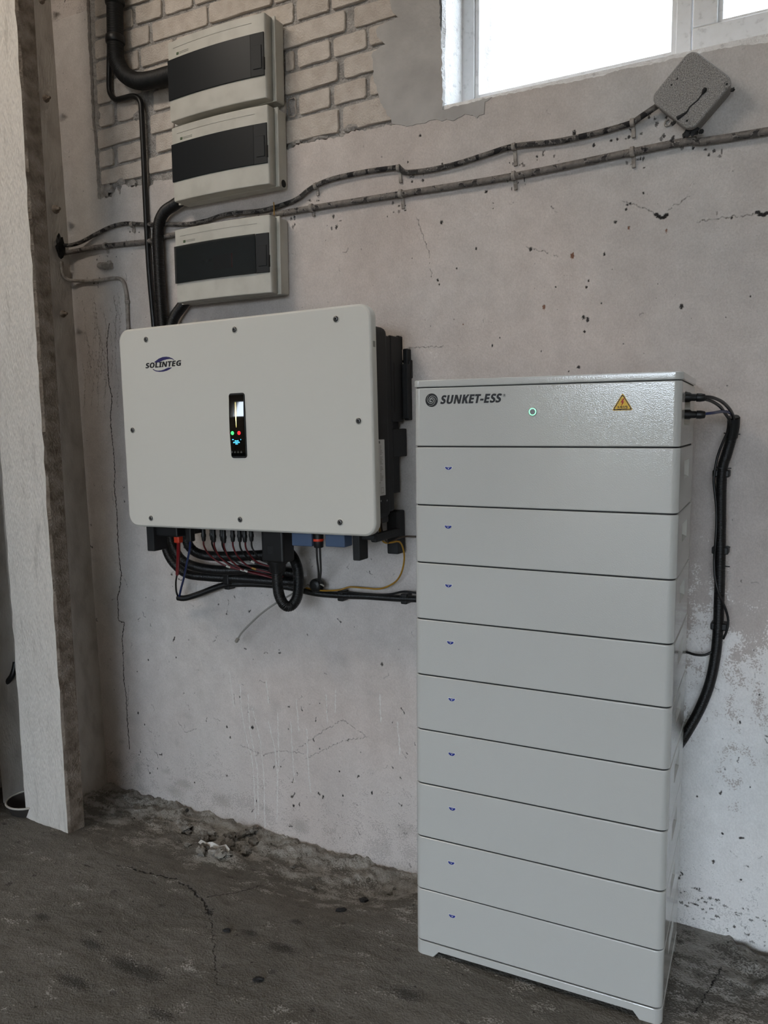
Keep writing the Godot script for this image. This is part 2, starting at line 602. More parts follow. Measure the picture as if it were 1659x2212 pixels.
	# dark chips near the floor on the right, and the scars round the clips
	for a in [[1460, 1930], [1480, 1942], [1510, 1955], [1545, 1968], [1580, 1985], [1600, 1992], [1640, 2010], [1500, 1940]]:
		for i in 7:
			var q := on_wall(a[0] + rng.randf_range(-26, 26), a[1] + rng.randf_range(-30, 34))
			cv.blot(q, rng.randf_range(0.8, 4.0), rng.randf_range(0.8, 2.4), Color(0.25, 0.24, 0.23), rng.randf_range(0.35, 0.8), 0.9, -0.3)
	for a in [[680, 420], [866, 440], [1112, 340], [1115, 396], [1370, 285], [1372, 345], [720, 475], [640, 470], [285, 505], [900, 380], [1180, 330], [1450, 300], [1540, 330], [1420, 250], [200, 600], [228, 560]]:
		for i in 6:
			var q := on_wall(a[0] + rng.randf_range(-22, 22), a[1] + rng.randf_range(-8, 20))
			cv.blot(q, rng.randf_range(0.8, 3.2), rng.randf_range(0.8, 4.5), soot, rng.randf_range(0.4, 0.85), 0.6, -0.2)
	# wavy trowel ripples beside the column
	for i in 26:
		var u := rng.randf_range(178, 262)
		var v := rng.randf_range(610, 800)
		cv.stroke(on_walls([[u, v], [u + 6, v + 40], [u + 3, v + 95]]), 1.6, Color(0.60, 0.57, 0.54), 0.35, 3.0, -0.3)
	var m := mat(Color.WHITE, 0.92, 0.0, 0.3)
	m.albedo_texture = ImageTexture.create_from_image(cv.im)
	cv.hi.bump_map_to_normal_map(9.0)
	m.normal_enabled = true
	m.normal_texture = ImageTexture.create_from_image(cv.hi)
	m.normal_scale = 0.7
	return m

func floor_material() -> StandardMaterial3D:
	var big := noise_bytes(1024, 0.006, 5, 31)
	var mid := noise_bytes(1024, 0.03, 4, 32)
	var dusty := noise_bytes(1024, 0.016, 5, 33)
	var fine := FastNoiseLite.new()
	fine.noise_type = FastNoiseLite.TYPE_VALUE
	fine.frequency = 0.5
	fine.seed = 41
	var grain := fine.get_image(1024, 1024, false, false, false).get_data()
	var cv := Canvas.new()
	cv.w = 2048; cv.h = 1024
	cv.n.frequency = 0.05
	cv.n.seed = 9
	var data := PackedByteArray(); data.resize(2048 * 1024 * 3)
	var hd := PackedByteArray(); hd.resize(2048 * 1024)
	var k := 0
	for y in 1024:
		var zz := FLOOR.position.y + FLOOR.size.y * y / 1024.0
		for x in 2048:
			var i := y * 1024 + (x >> 1)
			var b := big[i] / 255.0 - 0.5
			var d := mid[i] / 255.0 - 0.5
			var s := dusty[i] / 255.0 - 0.5
			var f := grain[y * 1024 + (x & 1023)] / 255.0 - 0.5
			var l := 0.400 + b * 0.08 + d * 0.05 + f * 0.10
			var near := clampf((0.50 - zz) / 0.50, 0.0, 1.0)
			if s * 0.6 + d * 0.5 + f * 0.6 + near * 0.55 > 0.30:          # lime dust and crumbs swept up along the wall
				l += 0.135 + f * 0.08 + d * 0.12
			if d * 0.7 + b * 0.8 + f * 0.25 > 0.36:                      # oily patches
				l -= 0.06
			data[k * 3] = int(clampf(l + 0.014, 0.0, 1.0) * 255.0)
			data[k * 3 + 1] = int(clampf(l, 0.0, 1.0) * 255.0)
			data[k * 3 + 2] = int(clampf(l - 0.024, 0.0, 1.0) * 255.0)
			hd[k] = int(clampf(0.5 + b * 0.2 + d * 0.26 + f * 0.22, 0.0, 1.0) * 255.0)
			k += 1
	cv.im = Image.create_from_data(2048, 1024, false, Image.FORMAT_RGB8, data)
	cv.hi = Image.create_from_data(2048, 1024, false, Image.FORMAT_L8, hd)
	var dark := Color(0.13, 0.125, 0.12)
	cv.stroke(on_floors([[275, 1868], [300, 1880], [335, 1889], [380, 1898], [420, 1925], [446, 1958], [455, 1980]]), 3.0, dark, 0.5, 3.0, -0.4, 0.2)
	cv.stroke(on_floors([[455, 1980], [461, 2020], [462, 2060], [468, 2120], [472, 2140]]), 1.6, dark, 0.45, 3.0, -0.4, 0.25)
	cv.stroke(on_floors([[447, 1938], [500, 1925], [545, 1908], [570, 1895]]), 1.6, dark, 0.6, 2.0, -0.3)
	cv.stroke(on_floors([[1500, 2212], [1530, 2160], [1560, 2110]]), 1.6, dark, 0.7, 2.0, -0.3)
	cv.stroke(on_floors([[200, 1830], [290, 1855], [330, 1862]]), 1.2, dark, 0.5, 2.0, -0.2)
	cv.blot(on_floor(452, 1972), 7, 7, dark, 0.7, 0.7, -0.3)
	for a in [[270, 2085, 36, 14], [315, 2105, 40, 16], [640, 1998, 16, 7], [200, 2040, 30, 10], [160, 2120, 40, 12], [880, 2170, 30, 12], [540, 2020, 18, 8], [90, 1980, 20, 8], [350, 2200, 30, 10], [610, 2060, 34, 12]]:
		cv.blot(on_floor(a[0], a[1]), a[2] * 0.8, a[3] * 0.9, Color(0.19, 0.185, 0.175), 0.6, 0.9, -0.05)
	for i in 900:
		var q := Vector2(rng.randf() * 2048, rng.randf() * 1024)
		var r := rng.randf_range(0.6, 2.2)
		cv.blot(q, r, r, Color(0.62, 0.60, 0.56) if rng.randf() < 0.45 else dark, rng.randf_range(0.3, 0.8), 0.6, 0.1)
	for i in 260:
		var q := Vector2(rng.randf() * 2048, pow(rng.randf(), 1.7) * 900)
		cv.blot(q, rng.randf_range(2, 9), rng.randf_range(2, 6), Color(0.24, 0.23, 0.22) if rng.randf() < 0.6 else Color(0.50, 0.48, 0.45), rng.randf_range(0.3, 0.7), 0.8, -0.2)
	var m := mat(Color.WHITE, 0.85, 0.0, 0.35)
	m.albedo_texture = ImageTexture.create_from_image(cv.im)
	cv.hi.bump_map_to_normal_map(10.0)
	m.normal_enabled = true
	m.normal_texture = ImageTexture.create_from_image(cv.hi)
	m.normal_scale = 0.9
	return m

func materials() -> void:
	var gritty := bump_tex(0.09, 4, 6.0, 512)
	var peel := bump_tex(0.045, 2, 5.0, 512, FastNoiseLite.TYPE_SIMPLEX_SMOOTH, 8)
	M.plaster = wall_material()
	M.floor = floor_material()
	M.mortar = tri(mat(Color.WHITE, 0.95, 0, 0.3), 2.2, noise_tex(0.02, 5, [[0.2, g(0.55, 0.016)], [0.5, g(0.61, 0.016)], [0.8, g(0.66, 0.016)]]), gritty, 1.0)
	M.brick = []
	for i in 4:
		var o: float = [0.0, 0.02, -0.02, 0.01][i]
		M.brick.append(tri(mat(Color.WHITE, 0.9, 0, 0.3), 2.6, noise_tex(0.012, 5, [[0.15, Color(0.735 + o, 0.695 + o, 0.655 + o)], [0.5, Color(0.77 + o, 0.735 + o, 0.70 + o)], [0.85, Color(0.795 + o, 0.76 + o, 0.725 + o)]], 512, FastNoiseLite.TYPE_SIMPLEX_SMOOTH, 50 + i), gritty, 0.5))
	M.cement = tri(mat(Color.WHITE, 0.92, 0, 0.3), 1.4, noise_tex(0.009, 5, [[0.2, g(0.64, 0.012)], [0.5, g(0.67, 0.012)], [0.8, g(0.70, 0.012)]], 512, FastNoiseLite.TYPE_SIMPLEX_SMOOTH, 61), gritty, 0.08)
	M.limewash = tri(mat(Color.WHITE, 0.92, 0, 0.3), 1.6, noise_tex(0.014, 5, [[0.08, Color(0.73, 0.71, 0.685)], [0.3, Color(0.79, 0.77, 0.745)], [0.8, Color(0.81, 0.79, 0.765)]], 512, FastNoiseLite.TYPE_SIMPLEX_SMOOTH, 62), gritty, 0.35)
	M.limewash.uv1_scale = Vector3(3.2, 0.55, 3.2)
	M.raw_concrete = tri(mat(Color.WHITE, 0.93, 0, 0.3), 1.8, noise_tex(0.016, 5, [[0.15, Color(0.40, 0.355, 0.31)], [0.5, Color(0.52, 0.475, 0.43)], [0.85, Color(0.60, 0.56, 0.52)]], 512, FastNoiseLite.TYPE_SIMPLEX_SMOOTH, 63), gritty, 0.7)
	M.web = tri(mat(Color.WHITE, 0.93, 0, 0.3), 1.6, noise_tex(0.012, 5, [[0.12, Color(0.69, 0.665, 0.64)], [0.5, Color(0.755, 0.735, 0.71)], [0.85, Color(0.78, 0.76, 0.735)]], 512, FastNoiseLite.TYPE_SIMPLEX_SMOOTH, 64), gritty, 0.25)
	M.web.uv1_scale = Vector3(2.0, 0.8, 2.0)
	M.reveal = tri(mat(Color.WHITE, 0.9, 0, 0.3), 3.0, noise_tex(0.02, 5, [[0.12, g(0.80, 0.008)], [0.3, g(0.92, 0.006)], [0.8, g(0.95, 0.004)]]), gritty, 0.6)
	M.hall = tri(mat(Color.WHITE, 0.92, 0, 0.3), 0.5, noise_tex(0.01, 5, [[0.2, Color(0.74, 0.68, 0.60)], [0.8, Color(0.84, 0.78, 0.70)]], 256))
	M.yard = tri(mat(Color.WHITE, 0.95, 0, 0.3), 0.3, noise_tex(0.01, 5, [[0.2, Color(0.26, 0.25, 0.23)], [0.8, Color(0.36, 0.34, 0.31)]], 256))
	M.upvc = tri(mat(Color.WHITE, 0.45, 0, 0.4), 3.0, noise_tex(0.02, 4, [[0.05, g(0.80, 0.004)], [0.3, g(0.89, 0.003)], [0.8, g(0.905, 0.002)]]))
	M.glass = mat(Color(1, 1, 1, 0.06), 0.02)
	M.glass.transparency = BaseMaterial3D.TRANSPARENCY_ALPHA
	# powder coat of the battery stack: pale warm grey with an orange-peel grain
	M.powder = tri(mat(Color(0.755, 0.755, 0.74), 0.07, 0, 0.65), 11.0, null, peel, 0.15, false)
	M.gap = mat(Color(0.02, 0.02, 0.025), 0.7)
	M.cover = tri(mat(Color(0.81, 0.80, 0.77), 0.42, 0, 0.4), 14.0, null, peel, 0.08, false)
	M.housing = tri(mat(Color(0.135, 0.137, 0.14), 0.6, 0.0, 0.4), 6.0, null, peel, 0.2, false)
	M.black = mat(Color(0.045, 0.045, 0.05), 0.5)
	M.hose = mat(Color(0.038, 0.040, 0.046), 0.42)
	M.dusty_hose = tri(mat(Color.WHITE, 0.55), 3.0, noise_tex(0.012, 4, [[0.3, Color(0.035, 0.037, 0.043)], [0.6, Color(0.075, 0.075, 0.08)], [0.85, Color(0.13, 0.125, 0.12)]], 256))
	M.ink = mat(Color(0.045, 0.045, 0.06), 0.5)
	M.navy = mat(Color(0.16, 0.14, 0.36), 0.5)
	M.steel = mat(Color(0.62, 0.62, 0.61), 0.28, 1.0)
	M.dull_steel = mat(Color(0.42, 0.42, 0.42), 0.4, 1.0)
	M.abs = tri(mat(Color.WHITE, 0.45, 0, 0.4), 2.5, noise_tex(0.012, 4, [[0.15, Color(0.725, 0.715, 0.68)], [0.5, Color(0.76, 0.75, 0.715)], [0.85, Color(0.775, 0.765, 0.73)]], 256))
	M.smoke = mat(Color(0.125, 0.135, 0.145), 0.42, 0, 0.3)
	M.smoke_clear = mat(Color(0.15, 0.165, 0.17, 0.74), 0.36, 0, 0.3)
	M.smoke_clear.transparency = BaseMaterial3D.TRANSPARENCY_ALPHA
	M.latch = mat(Color(0.185, 0.19, 0.195), 0.55, 0, 0.3)
	M.green_ink = mat(Color(0.20, 0.30, 0.16), 0.5)
	M.grey_ink = mat(Color(0.52, 0.52, 0.49), 0.6)
	M.red_plastic = mat(Color(0.55, 0.12, 0.12), 0.4)
	M.panel_grey = mat(Color(0.42, 0.43, 0.42), 0.5)
	M.blue_logo = mat(Color(0.06, 0.16, 0.52), 0.35)
	M.white = mat(Color(0.88, 0.88, 0.88), 0.5)
	M.yellow = mat(Color(0.86, 0.68, 0.10), 0.45)
	M.sign_red = mat(Color(0.70, 0.16, 0.10), 0.5)
	M.gloss = mat(Color(0.012, 0.012, 0.014), 0.03, 0, 0.9)
	M.orange = mat(Color(0.80, 0.23, 0.12), 0.45)
	M.red_wire = mat(Color(0.50, 0.07, 0.10), 0.4)
	M.dark_red_wire = mat(Color(0.36, 0.09, 0.11), 0.42)
	M.black_wire = mat(Color(0.05, 0.05, 0.055), 0.42)
	M.blue_wire = mat(Color(0.10, 0.17, 0.36), 0.42)
	M.navy_wire = mat(Color(0.08, 0.10, 0.17), 0.42)
	M.cap_blue = mat(Color(0.29, 0.36, 0.47), 0.5)
	M.yellow_wire = mat(Color(0.62, 0.46, 0.14), 0.4)
	M.brown_wire = mat(Color(0.22, 0.17, 0.12), 0.4)
	M.grey_wire = mat(Color(0.55, 0.54, 0.51), 0.45)
	M.white_tag = mat(Color(0.78, 0.77, 0.74), 0.5)
	M.sticker = tri(mat(Color(0.80, 0.80, 0.80), 0.4), 8.0, null)
	# old conduits under many coats of limewash, black where the coats flaked off
	M.flaked = tri(mat(Color.WHITE, 0.7, 0, 0.35), 2.6, noise_tex(0.018, 4, [[0.0, Color(0.13, 0.125, 0.13)], [0.30, Color(0.16, 0.155, 0.16)], [0.345, Color(0.62, 0.60, 0.58)], [0.40, Color(0.42, 0.40, 0.385)], [0.8, Color(0.54, 0.515, 0.49)]], 512, FastNoiseLite.TYPE_SIMPLEX_SMOOTH, 71), gritty, 0.5)
	M.flaked_more = tri(mat(Color.WHITE, 0.7, 0, 0.35), 2.6, noise_tex(0.018, 4, [[0.0, Color(0.12, 0.115, 0.12)], [0.48, Color(0.17, 0.165, 0.17)], [0.53, Color(0.60, 0.58, 0.56)], [0.58, Color(0.36, 0.345, 0.335)], [0.85, Color(0.48, 0.46, 0.44)]], 512, FastNoiseLite.TYPE_SIMPLEX_SMOOTH, 72), gritty, 0.5)
	M.painted = tri(mat(Color.WHITE, 0.85, 0, 0.3), 2.6, noise_tex(0.018, 4, [[0.2, Color(0.50, 0.475, 0.45)], [0.5, Color(0.62, 0.595, 0.57)], [0.85, Color(0.68, 0.655, 0.63)]], 512, FastNoiseLite.TYPE_SIMPLEX_SMOOTH, 73), gritty, 0.6)
	M.speckled = tri(mat(Color.WHITE, 0.85, 0, 0.3), 3.2, noise_tex(0.16, 4, [[0.15, Color(0.42, 0.415, 0.415)], [0.5, Color(0.60, 0.59, 0.58)], [0.85, Color(0.70, 0.69, 0.675)]], 512, FastNoiseLite.TYPE_SIMPLEX_SMOOTH, 74), gritty, 0.8)
	M.rubble = []
	for i in 3:
		var o: float = [0.0, 0.05, -0.05][i]
		M.rubble.append(tri(mat(Color.WHITE, 0.95, 0, 0.3), 6.0, noise_tex(0.02, 5, [[0.2, Color(0.40 + o, 0.385 + o, 0.36 + o)], [0.8, Color(0.56 + o, 0.54 + o, 0.51 + o)]], 256, FastNoiseLite.TYPE_SIMPLEX_SMOOTH, 80 + i), gritty, 0.9))
	M.paper = mat(Color(0.80, 0.79, 0.77), 0.85)
	M.debris = mat(Color(0.11, 0.11, 0.115), 0.7)
	M.basin = mat(Color(0.20, 0.185, 0.175), 0.6)
	M.enamel = mat(Color(0.70, 0.68, 0.65), 0.4)


# ---------------------------------------------------------------- the place
const GATE := [-0.9, 4.4, 3.1]           # the open gate behind the camera: left, right, height

func _ready() -> void:
	var cam := Camera3D.new()
	cam.name = "camera"
	cam.transform = Transform3D(cam_basis, cam_pos)
	cam.fov = 65.709
	cam.near = 0.02
	cam.far = 200.0
	add_child(cam)
	cam.current = true
	# overcast sky, seen through the window; it lights the hall through this window and the open gate behind the camera
	var env := Environment.new()
	env.background_mode = Environment.BG_SKY
	var sky := Sky.new()
	var sm := ProceduralSkyMaterial.new()
	sm.sky_top_color = Color(0.86, 0.92, 0.98)
	sm.sky_horizon_color = Color(0.90, 0.95, 1.0)
	sm.ground_bottom_color = Color(0.30, 0.29, 0.27)
	sm.ground_horizon_color = Color(0.34, 0.33, 0.31)
	sm.sky_energy_multiplier = 1.05
	sm.ground_energy_multiplier = 0.95
	sm.sun_angle_max = 0.0
	sky.sky_material = sm
	env.sky = sky
	env.tonemap_mode = Environment.TONE_MAPPER_LINEAR
	env.tonemap_exposure = 11.6
	env.sdfgi_enabled = true
	env.ssao_enabled = true
	env.ssil_enabled = true
	var we := WorldEnvironment.new()
	we.name = "world"
	we.environment = env
	add_child(we)

	rng.seed = 20240
	jit.seed = 4
	jit.frequency = 0.05
	jit.fractal_octaves = 3
	materials()
	hall()
	lamp_fitting()
	shading_cabinet()
	wall_back()
	window()
	ground()
	column()
	battery_stack()
	inverter()
	distribution_boxes()
	conduits()
	junction_box()
	black_hoses()
	inverter_cables()
	stack_cables()
	litter()


func box_between(mb: MB, a: Vector3, b: Vector3) -> void:
	rbox(mb, (a + b) / 2.0, (b - a).abs(), 0.0005, 1)

func hall() -> void:
	# the rest of the hall, behind and beside the camera: closed but for a gate and a small window
	var top := 4.6
	var z0 := 8.0
	var z1 := 8.1
	var o := structure("wall_front")
	var mb := MB.new()
	box_between(mb, Vector3(-7.4, -0.4, z0), Vector3(-6.51, top, z1))
	box_between(mb, Vector3(-6.51, -0.4, z0), Vector3(-5.4, 1.95, z1))
	box_between(mb, Vector3(-6.51, 2.85, z0), Vector3(-5.4, top, z1))
	box_between(mb, Vector3(-5.4, -0.4, z0), Vector3(GATE[0], top, z1))
	box_between(mb, Vector3(GATE[0], GATE[2], z0), Vector3(GATE[1], top, z1))
	box_between(mb, Vector3(GATE[1], -0.4, z0), Vector3(6.8, top, z1))
	part("masonry", mb.mesh(), M.hall, o)
	var l := structure("wall_left")
	mb = MB.new()
	box_between(mb, Vector3(-7.4, -0.4, -0.4), Vector3(-7.0, top, 8.0))
	part("masonry", mb.mesh(), M.hall, l)
	var r := structure("wall_right")
	mb = MB.new()
	box_between(mb, Vector3(6.4, -0.4, -0.4), Vector3(6.8, top, 8.0))
	part("masonry", mb.mesh(), M.hall, r)
	var c := structure("ceiling")
	mb = MB.new()
	box_between(mb, Vector3(-7.4, top, -0.45), Vector3(6.8, top + 0.3, 8.5))
	part("slab", mb.mesh(), M.hall, c)
	# leaves of the gate, swung open into the yard
	var d := structure("door_1")
	for x in [GATE[0] - 0.03, GATE[1] + 0.03]:
		mb = MB.new()
		box_between(mb, Vector3(x - 0.03, 0.0, z1), Vector3(x + 0.03, GATE[2], z1 + 2.0))
		part("leaf", mb.mesh(), M.hall, d)


func shading_cabinet() -> void:
	# cabinet added out of view to keep light off the bay behind the column
	var o := thing("shading_cabinet", "tall grey steel cabinet added out of view to shade the bay beside the column", "cabinet", Transform3D(Basis(), Vector3(-2.60, -0.02, 0.95)))
	blk(o, "body", M.panel_grey, -0.80, 0.80, 0.06, 1.80, -0.36, 0.36, 0.006)
	for i in 2:
		var d := blk(o, "door", M.panel_grey, -0.79 + i * 0.793, -0.005 + i * 0.795, 0.08, 1.78, 0.36, 0.378, 0.004)
		blk(d, "handle", M.steel, -0.05 + i * 0.08, -0.03 + i * 0.08, 0.98, 1.12, 0.378, 0.40, 0.003)
	for x in [-0.75, 0.75]:
		for z in [-0.31, 0.31]:
			blk(o, "foot", M.black, x - 0.03, x + 0.03, 0.0, 0.062, z - 0.03, z + 0.03, 0.002)


func lamp_fitting() -> void:
	# the one warm lamp of the hall: a long fitting hung from the roof to the left behind the camera, tilted at the wall
	var at := Vector3(-1.8, 4.15, 2.3)
	var o := thing("hanging_lamp", "long white lamp fitting hung from the roof, tilted towards the inverter wall", "lamp", Transform3D(Basis(), at).looking_at(Vector3(-0.75, 1.9, 0.0)))
	part("housing", rbox(MB.new(), Vector3(0, 0, 0.045), Vector3(1.5, 0.34, 0.07), 0.02, 3).mesh(), M.upvc, o)
	part("diffuser", rbox(MB.new(), Vector3(0, 0, 0.008), Vector3(1.44, 0.28, 0.012), 0.004, 2).mesh(), lamp(Color(1.0, 0.955, 0.90), 0.5), o, "glowing warm white diffuser")
	for x in [-0.6, 0.6]:
		var p: Vector3 = o.transform.affine_inverse() * (o.transform * Vector3(x, 0.1, 0.06) + Vector3(0, 0.45, 0))
		part("hanger", wire(PackedVector3Array([Vector3(x, 0.1, 0.06), p]), 0.004, 6, 0.5), M.steel, o)
	var l := AreaLight3D.new()
	l.name = "lamp_light"
	l.area_size = Vector2(1.44, 0.28)
	l.light_color = Color(1.0, 0.955, 0.90)
	l.light_energy = 0.28
	l.area_range = 20.0
	l.shadow_enabled = true
	l.position = Vector3(0, 0, -0.004)
	o.add_child(l)


# joints between the courses: height at the left end (x = -1.6) and at the right (x = -0.5)
var courses := [[2.428, 2.431], [2.495, 2.519], [2.568, 2.594], [2.648, 2.670], [2.735, 2.742], [2.825, 2.818], [2.905, 2.893], [2.985, 2.967], [3.060, 3.042], [3.136, 3.118], [3.212, 3.194]]

func joint_y(j: int, x: float) -> float:
	return lerpf(courses[j][0], courses[j][1], (x + 1.6) / 1.1)

func wall_back() -> void:
	var o := structure("wall_back")
	# masonry behind the plaster, with the window opening left free
	var mb := MB.new()
	var zf := -0.013
	var zb := -0.42
	box_between(mb, Vector3(-1.9, -0.4, zb), Vector3(-0.145, 4.6, zf))
	box_between(mb, Vector3(-0.145, -0.4, zb), Vector3(1.62, 2.436, zf))
	box_between(mb, Vector3(-0.145, 4.1, zb), Vector3(1.62, 4.6, zf))
	box_between(mb, Vector3(1.62, -0.4, zb), Vector3(6.8, 4.6, zf))
	part("masonry", mb.mesh(), M.mortar, o)
	var far := MB.new()
	box_between(far, Vector3(-7.0, -0.4, -0.42), Vector3(-1.9, 4.6, 0.285))
	part("masonry", far.mesh(), M.limewash, structure("wall_bay"))
	# plaster, broken away where the bricks and the cement patch show
	var uvs := true
	var edge := jag([[212, 430], [225, 428], [240, 424], [254, 404], [259, 421], [263, 398], [285, 404], [305, 399], [313, 411], [335, 392], [365, 388], [420, 380], [560, 340], [622, 321], [640, 314], [700, 301], [735, 296], [762, 284], [800, 279], [848, 268], [880, 262], [940, 250], [957, 238]], 0.006, 0.007)
	var sill := jag([[957, 238], [990, 229], [1030, 219], [1085, 205], [1130, 197], [1180, 186], [1240, 176], [1300, 163], [1340, 150], [1400, 141], [1463, 125], [1500, 118], [1560, 104], [1659, 92]], 0.007, 0.0035)
	var poly := PackedVector2Array([Vector2(-1.9, -0.3), Vector2(6.4, -0.3), Vector2(6.4, 2.46), Vector2(1.62, 2.46)])
	var up := edge.duplicate()
	up.append_array(sill.slice(1))
	up.reverse()
	poly.append_array(up)
	# up the strip beside the column
	var strip := jag([[212, 430], [209, 390], [206, 340], [204, 300], [199, 250], [196, 200], [194, 140], [190, 90], [189, 50], [187, 0], [183, -90]], 0.008, 0.006)
	poly.append_array(strip.slice(1))
	poly.append(Vector2(-1.9, strip[-1].y))
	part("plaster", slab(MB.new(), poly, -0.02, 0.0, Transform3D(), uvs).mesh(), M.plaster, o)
	# above and right of the window, out of the picture
	var rest := PackedVector2Array([Vector2(-1.9, strip[-1].y), strip[-1], Vector2(-0.15, strip[-1].y), Vector2(-0.15, 4.1), Vector2(1.62, 4.1), Vector2(1.62, 2.46), Vector2(6.4, 2.46), Vector2(6.4, 4.6), Vector2(-1.9, 4.6)])
	part("plaster", slab(MB.new(), rest, -0.02, 0.0, Transform3D(), uvs).mesh(), M.plaster, o)
	# smooth grey cement round the window
	var patch := jag([[957, 238], [956, 225], [955, 120], [952, 60], [950, 0], [946, -90], [830, -90], [838, -30], [842, 0], [850, 28], [861, 38], [833, 50], [813, 61], [815, 80], [832, 97], [808, 111], [804, 120], [808, 155], [806, 166], [817, 198], [819, 213], [840, 251], [849, 267], [882, 273], [907, 268], [936, 259], [954, 260], [980, 260], [1009, 246], [1030, 255], [1045, 246], [1048, 221], [1062, 211], [1030, 219], [990, 229], [957, 238]], 0.007, 0.0045)
	part("cement_patch", slab(MB.new(), patch, -0.02, 0.0022, Transform3D()).mesh(), M.cement, o, "smooth grey cement patch")
	for a in [[300, 252, 14, 10], [235, 412, 18, 14], [285, 398, 16, 9], [262, 395, 12, 9], [215, 250, 6, 16], [690, 300, 20, 5], [760, 277, 16, 7], [640, 309, 14, 5]]:   # lumps of mortar
		var q := wz(a[0], a[1], -0.008)
		part("mortar_lump", stone(Vector3(a[2] / 560.0, a[3] / 560.0, 0.010), 0.35, int(a[0])), M.mortar, o).position = q
	bricks(o)
	# plaster returned into the window opening
	mb = MB.new()
	var n := 60
	var prof := []
	for i in n + 1:
		var y := lerpf(2.42, 4.1, float(i) / n)
		var rg := []
		for kk in 4:
			var zz: float = [0.0, -0.012, -0.06, -0.125][kk]
			var xx: float = [-0.143, -0.136, -0.131, -0.124][kk] + jit.get_noise_2d(y * 900, 90 + kk * 300) * [0.006, 0.006, 0.004, 0.0015][kk]
			rg.append(Vector3(xx, y, zz))
		prof.append(rg)
	for i in n:
		for kk in 3:
			mb.quad(prof[i][kk], prof[i][kk + 1], prof[i + 1][kk + 1], prof[i + 1][kk])
	part("window_reveal", mb.mesh(), M.reveal, o, "white plaster reveal")
	mb = MB.new()
	box_between(mb, Vector3(-0.145, 2.40, -0.42), Vector3(1.62, 2.446, -0.004))
	part("sill_bed", mb.mesh(), M.reveal, o)
	mb = MB.new()
	box_between(mb, Vector3(1.60, 2.40, -0.42), Vector3(1.63, 4.1, 0.0))
	box_between(mb, Vector3(-0.145, 4.08, -0.42), Vector3(1.62, 4.11, 0.0))
	part("window_reveal", mb.mesh(), M.reveal, o)


func brick_mesh(c: PackedVector2Array, zf: float) -> ArrayMesh:
	# one brick: its four face corners, edges worn round
	var mb := MB.new()
	var cen := (c[0] + c[1] + c[2] + c[3]) / 4.0
	var outer := PackedVector2Array()
	for i in 4:
		var a := c[i]; var b := c[(i + 1) % 4]
		outer.append(a.move_toward(b, 0.006) + Vector2(rng.randf_range(-1, 1), rng.randf_range(-1, 1)) * 0.0012)
		for k in 3:
			var q := a.lerp(b, (k + 1) * 0.25)
			outer.append(q + Vector2(rng.randf_range(-1, 1), rng.randf_range(-1, 1)) * 0.0014)
		outer.append(b.move_toward(a, 0.006) + Vector2(rng.randf_range(-1, 1), rng.randf_range(-1, 1)) * 0.0012)
	var inner := PackedVector2Array()
	for q in outer:
		inner.append(q.move_toward(cen, 0.0022))
	return loft(mb, [ring(outer, -0.05), ring(outer, zf - 0.0025), ring(inner, zf)], false, true, false).mesh()

func bricks(o: Node3D) -> void:
	# [course, first and last picture column of each brick]
	var seen := {
		0: [[216, 307], [320, 372], [614, 729], [739, 850]],
		1: [[213, 241], [251, 303], [335, 372], [620, 636], [644, 710], [719, 788], [797, 830]],
		2: [[209, 300], [322, 372], [614, 727], [741, 815]],
		3: [[212, 241], [250, 296], [328, 372], [614, 632], [641, 710], [718, 788], [796, 850]],
		4: [[207, 236], [243, 300], [309, 372], [601, 743], [762, 862]],
		5: [[205, 238], [245, 295], [302, 372], [560, 630], [638, 707], [715, 788], [795, 850]],
		6: [[203, 255], [263, 318], [326, 444], [450, 584], [589, 640], [648, 740], [749, 850]],
		7: [[203, 240], [247, 282], [291, 345], [353, 411], [418, 490], [497, 570], [577, 640], [648, 740], [748, 860]],
		8: [[203, 320], [328, 440], [447, 560], [567, 690], [697, 800], [806, 870]],
		9: [[203, 260], [267, 320], [327, 440], [447, 500], [507, 620], [627, 690], [697, 800]],
	}
	for j in seen:
		var ym: float = (courses[j][0] + courses[j + 1][0] + courses[j][1] + courses[j + 1][1]) / 4.0
		var spans := []
		for a in seen[j]:
			spans.append([wx_at(a[0], ym), wx_at(a[1], ym)])
		if j < 6:                                      # behind the boxes the bond goes on
			var x0: float = -1.0
			for s in spans:
				if s[0] < -1.0 and s[1] > x0 - 0.4: x0 = s[1] + 0.012
			var stop: float = 0.0
			for s in spans:
				if s[0] > -0.9: stop = s[0] - 0.012; break
			while x0 < stop - 0.03:
				var x1: float = minf(x0 + (0.122 if (j % 2) else 0.25), stop)
				spans.append([x0, x1])
				x0 = x1 + 0.012
		for s in spans:
			var x0: float = s[0]; var x1: float = s[1]
			var jt := 0.0063
			var c := PackedVector2Array([Vector2(x0, joint_y(j, x0) + jt), Vector2(x1, joint_y(j, x1) + jt), Vector2(x1, joint_y(j + 1, x1) - jt), Vector2(x0, joint_y(j + 1, x0) - jt)])
			part("brick", brick_mesh(c, -0.004 + rng.randf_range(-0.003, 0.002)), M.brick[rng.randi() % 4], o)


func stone(size: Vector3, rough: float, sd: int) -> ArrayMesh:     # a small broken lump
	var n := FastNoiseLite.new()
	n.seed = sd
	n.frequency = 0.9
	var mb := MB.new()
	var rings := []
	for i in 7:
		var th := PI * (0.06 + 0.88 * i / 6.0)
		var rg := PackedVector3Array()
		for j in 9:
			var ph := TAU * j / 9.0
			var d := Vector3(sin(th) * cos(ph), -cos(th), -sin(th) * sin(ph))
			var k := 1.0 + n.get_noise_3dv(d * 1.6) * rough * 2.0
			rg.append(d * k * size)
		rings.append(rg)
	return loft(mb, rings, true, true, false).mesh()


